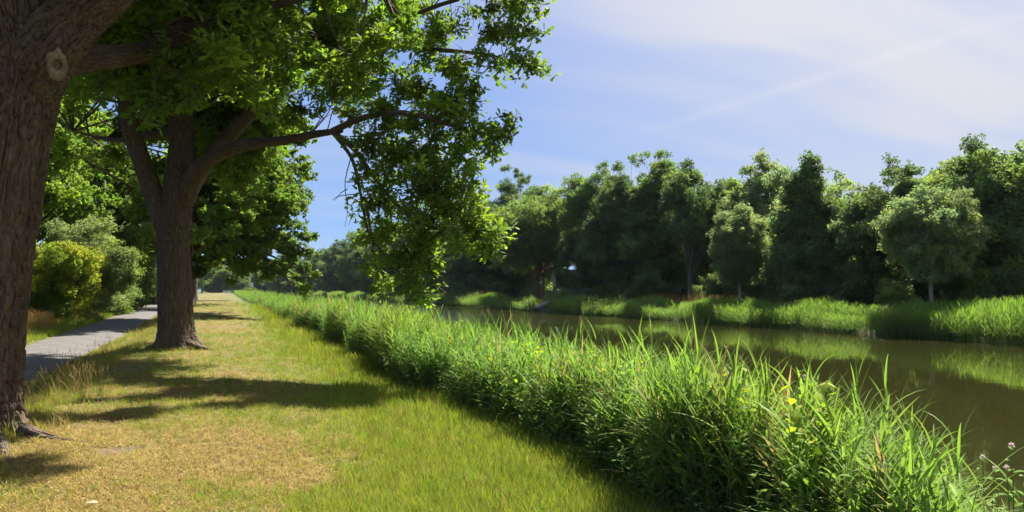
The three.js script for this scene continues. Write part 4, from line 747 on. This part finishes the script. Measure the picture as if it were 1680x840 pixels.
{
  const plume = [reedThing(21, true), reedThing(22, true)], bare = [23, 24, 25, 26].map((k) => reedThing(k, false));
  [[806, 514, 6.4, 'plumed reed farthest left of those standing against the water'], [834, 523, 6.2, 'plumed reed second from the left against the water'], [948, 530, 6.2, 'plumed reed with a full brown head in the middle of the bed'], [1144, 560, 5.9, 'plumed reed farthest right, brown head leaning over the bed'], [873, 531, 6.1, 'small-headed plumed reed between two fuller plumed ones']].forEach(([u, v, x, l], k) => placeReed(plume[k % 2], u, v, x, 'plumed_reed', l, 'reeds with brown plumes', k * 1.7));
  [[1240, 566, 6.2, 'tall thin reed rising alone against the water, left of the others'], [1342, 585, 6.0, 'reed with upright blades left of the bare water opening'], [1392, 588, 6.2, 'tall reed with one long leaf pointing up into the water view'], [1470, 610, 6.0, 'reed with wide level leaves spread over the dark water'], [1532, 702, 5.4, 'broad-leaved reed clump stem at the water opening, lower right'], [1556, 690, 5.6, 'reed whose leaf points right across the dark water, lower right'], [1420, 640, 5.4, 'short bright reed in front of the level-leaved one'], [1508, 722, 5.0, 'short bright reed left of the broad-leaved one, lower right'], [1660, 770, 5.2, 'reed by the right edge beside the flowering weed'], [1130, 545, 6.3, 'tall reed behind the right-hand plumed one'], [1040, 535, 6.4, 'tall reed between the plumed ones in the bed']].forEach(([u, v, x, l], k) => placeReed(bare[k % 4], u, v, x, 'tall_reed', l, 'tall reeds at the water edge', k * 2.3));
  const R = rng(940);
  for (let k = 0; k < 90; k++) { const u = 760 + 820 * R(), x = 3.9 + 2.1 * R(), a = (u - 840) / F, D = x / (a * CY + SY), s = D * (CY - a * SY), p = V(x, reedTop(s, x) + 0.06 - 0.12 * R(), -s), f = pix(p); placeReed(bare[k % 4], f.u, f.v, x, 'reed', 'green reed standing in the near reed bed', 'green reeds of the near reed bed', R() * 6.28); }
}
{
  // flowering weeds at the lower right
  const PINK = physical({ color: new THREE.Color().setRGB(0.66, 0.52, 0.52), roughness: 0.9, transmission: 0.3, thickness: 0 });
  [[1660, 722, 4.7, 'flowering weed with pale pink blooms at the right edge', 5], [1612, 742, 5.2, 'pale-tipped leafy weed left of the pink-flowered one', 2], [1320, 612, 5.3, 'bushy leafy weed with a whitish flower head amid the reeds', 3]].forEach(([u, v, x, label, n], k) => {
    const R = rng(960 + k), a = (u - 840) / F, D = x / (a * CY + SY), tip = at(u, v, D), y0 = Math.max(ground(tip.x, tip.z), WATER - 0.05), h = Math.max(0.5, tip.y - y0), g = new THREE.Group(); g.position.set(tip.x, y0 - 0.03, tip.z);
    for (let j = 0; j < n; j++) {
      const b = R() * 6.28, l = j ? 0.08 + 0.12 * R() : 0, hh = h * (j ? 0.72 + 0.24 * R() : 1), e = V(Math.cos(b) * l, hh, Math.sin(b) * l), m = e.clone().multiplyScalar(0.5);
      part(g, 'stem', new GB().tube([V(0, 0, 0), m, e], [0.006, 0.005, 0.003], 5, 6).geo(), STEM);
      for (let q = 0; q < 12; q++) { const f = 0.25 + 0.75 * (q + 0.5) / 12, w = q * 2.2 + j, P = new GB(), o = V(e.x * f, hh * f, e.z * f), ll = 0.11 * (1.15 - 0.55 * f); P.blade(o, V(Math.cos(w), 0.6, Math.sin(w)).normalize(), V(0, 1, 0.2), ll, ll * 0.36, 5, 0.9, lance, 0.2); part(g, 'leaf', P.geo(), WEED); }
      if (j > 1) continue; const fl = new GB(); for (let q = 0; q < 16; q++) fl.blade(e.clone(), rdir(R).add(V(0, 0.6, 0)).normalize(), rdir(R), 0.022, 0.012, 2, 0.3, lance); part(g, 'flower', fl.geo(), PINK);
    }
    shade(g); top(g, 'flowering_weed', { label, category: 'plant', group: 'flowering weeds among the reeds' });
  });
}
{
  // fallen leaves on the dry grass
  const R = rng(980), BROWN = physical({ color: new THREE.Color().setRGB(0.24, 0.10, 0.035), roughness: 0.9 }), PALEB = physical({ color: new THREE.Color().setRGB(0.27, 0.22, 0.15), roughness: 0.9 });
  [[478, 795, 'reddish brown fallen oak leaf on the dry grass, bottom middle', BROWN], [265, 724, 'pale fallen leaf on the grass right of the nearest oak', PALEB], [44, 732, 'pale fallen leaf in the shade at the foot of the nearest oak', PALEB], [80, 803, 'pale fallen leaf at the lower left', PALEB], [152, 826, 'small pale fallen leaf near the bottom left corner', PALEB]].forEach(([u, v, label, mat]) => {
    const D = EYE / ((v - 475) / F), p = at(u, v, D); p.y = ground(p.x, p.z) + 0.045;
    const g = new GB(); const b = R() * 6.28; g.blade(V(-0.05, 0, 0), V(1, 0.25, 0), V(0, 1, 0.35), 0.085, 0.06, 9, 0.6, oakProf, 0.25);
    const m = new THREE.Mesh(g.geo(), mat); m.position.copy(p); m.rotation.y = b; shade(m); top(m, 'fallen_leaf', { label, category: 'leaf', group: 'fallen leaves on the grass' });
  });
}
{
  // straw, twigs and leaf scraps lying in the turf
  const R = rng(990), bit = new GB().blade(V(-0.03, 0, 0), V(1, 0.05, 0), V(0, 1, 0), 0.06, 0.004, 2, 0.2, () => 1).geo(), scrap = new GB().blade(V(-0.02, 0, 0), V(1, 0.2, 0), V(0, 1, 0.3), 0.04, 0.026, 5, 0.7, oakProf, 0.25).geo(), A = [], B = [];
  for (let k = 0; k < 1500; k++) { const D = 4.6 + 11 * Math.pow(R(), 1.5), X = (-0.75 + 0.75 * R()) * D, x = X * CY + D * SY, z = -(D * CY - X * SY); if (x > 2 || x < -2.6) continue; const c = 0.6 + 0.7 * R(), p = V(x, ground(x, z) + 0.025 + 0.03 * R(), z); if (R() < 0.82) A.push([p, yawTilt(R, 0.35), 0.7 + 0.9 * R(), [c * 0.36, c * 0.28, c * 0.15]]); else B.push([p, yawTilt(R, 0.6), 0.6 + 0.7 * R(), [c * 0.2, c * 0.12, c * 0.06]]); }
  const o = new THREE.Group(); o.add(instanced('straw', bit, GRASS, A), instanced('scraps', scrap, GRASS, B)); shade(o);
  top(o, 'litter', { kind: 'stuff', label: 'bits of straw and dry leaf scraps lying in the short grass', category: 'litter' });
}
// ---------------------------------------------------------------- things glimpsed on the far bank
{
  const x = 43.5, a = (938 - 840) / F, D = x / (a * CY + SY), g = new THREE.Group(), z = -(D * CY - a * SY * D); g.position.set(x, ground(x, z), z); g.rotation.y = -0.25;
  const wall = new THREE.MeshStandardMaterial({ color: new THREE.Color().setRGB(0.5, 0.48, 0.44), roughness: 0.9 }), roof = new THREE.MeshStandardMaterial({ color: new THREE.Color().setRGB(0.62, 0.56, 0.54), roughness: 0.6 }), wood = new THREE.MeshStandardMaterial({ color: new THREE.Color().setRGB(0.08, 0.06, 0.05), roughness: 0.8 }), glass = new THREE.MeshPhysicalMaterial({ color: new THREE.Color().setRGB(0.03, 0.035, 0.04), roughness: 0.05 });
  const h = 2.9; const sh = new THREE.Shape([[-2.4, 0], [2.4, 0], [2.4, h], [0, h + 1.3], [-2.4, h]].map(([p, q]) => new THREE.Vector2(p, q)));
  const body = new THREE.ExtrudeGeometry(sh, { depth: 4.4, bevelEnabled: false }); body.translate(0, 0, -2.2); body.rotateY(Math.PI / 2); part(g, 'wall', body, wall);
  for (const k of [-1, 1]) { const r = new THREE.BoxGeometry(5, 0.1, 2.95); const m = part(g, 'roof', r, roof); m.position.set(0, h + 0.67, k * 1.28); m.rotation.x = k * 0.497; }
  const d = part(g, 'door', new THREE.BoxGeometry(0.06, 2, 0.9), wood); d.position.set(-2.23, 1.0, 0.9);
  const w = part(g, 'window', new THREE.BoxGeometry(0.06, 0.9, 1.1), wood); w.position.set(-2.23, 1.6, -0.9); const pn = part(w, 'pane', new THREE.BoxGeometry(0.02, 0.75, 0.95), glass); pn.position.set(-0.03, 0, 0);
  shade(g); top(g, 'hut', { label: 'small hut with a pale roof glimpsed through the far wood', category: 'hut' });
}
{
  const x = 33.6, a = (890 - 840) / F, D = x / (a * CY + SY), z = -(D * CY - a * SY * D), g = new THREE.Group(); g.position.set(x, -0.5, z);  // tilted pale slabs, added in place of a sunlit bare bit of bank
  const c = new THREE.MeshStandardMaterial({ color: new THREE.Color().setRGB(0.40, 0.38, 0.30), map: soil, roughness: 0.95 });
  for (let k = 0; k < 3; k++) { const m = part(g, 'slab', new THREE.BoxGeometry(0.96, 0.24, 1.7), c); m.position.set(-0.6 + k * 0.94, 0.12 + k * 0.36, 0); m.rotation.z = 0.36; }
  shade(g); top(g, 'slope_stand_in', { label: 'pale slabs standing in for a sunlit bare slope between far bank reeds', category: 'clearing' });
}
{
  const p = at(374, 480, 210), g = new THREE.Group(); g.position.set(p.x, ground(p.x, p.z), p.z); g.rotation.y = -YAW;
  const w = new THREE.MeshStandardMaterial({ color: new THREE.Color().setRGB(0.4, 0.4, 0.38), roughness: 0.7 });
  for (let k = 0; k < 5; k++) { const m = part(g, 'post', new THREE.BoxGeometry(0.1, 1.1, 0.1), w); m.position.set(-1.2 + 0.6 * k, 0.55, 0); }
  for (const y of [0.55, 1.0]) { const m = part(g, 'rail', new THREE.BoxGeometry(2.6, 0.12, 0.06), w); m.position.set(0, y, 0.1); }
  shade(g); top(g, 'railing', { label: 'tiny white railing by the canal far beyond the oaks', category: 'railing' });
}
scene.fog = new THREE.FogExp2(new THREE.Color(0.62, 0.76, 1.0), 0.00006);
console.log('leaf clumps', leafTotal);

renderer.render(scene, camera);
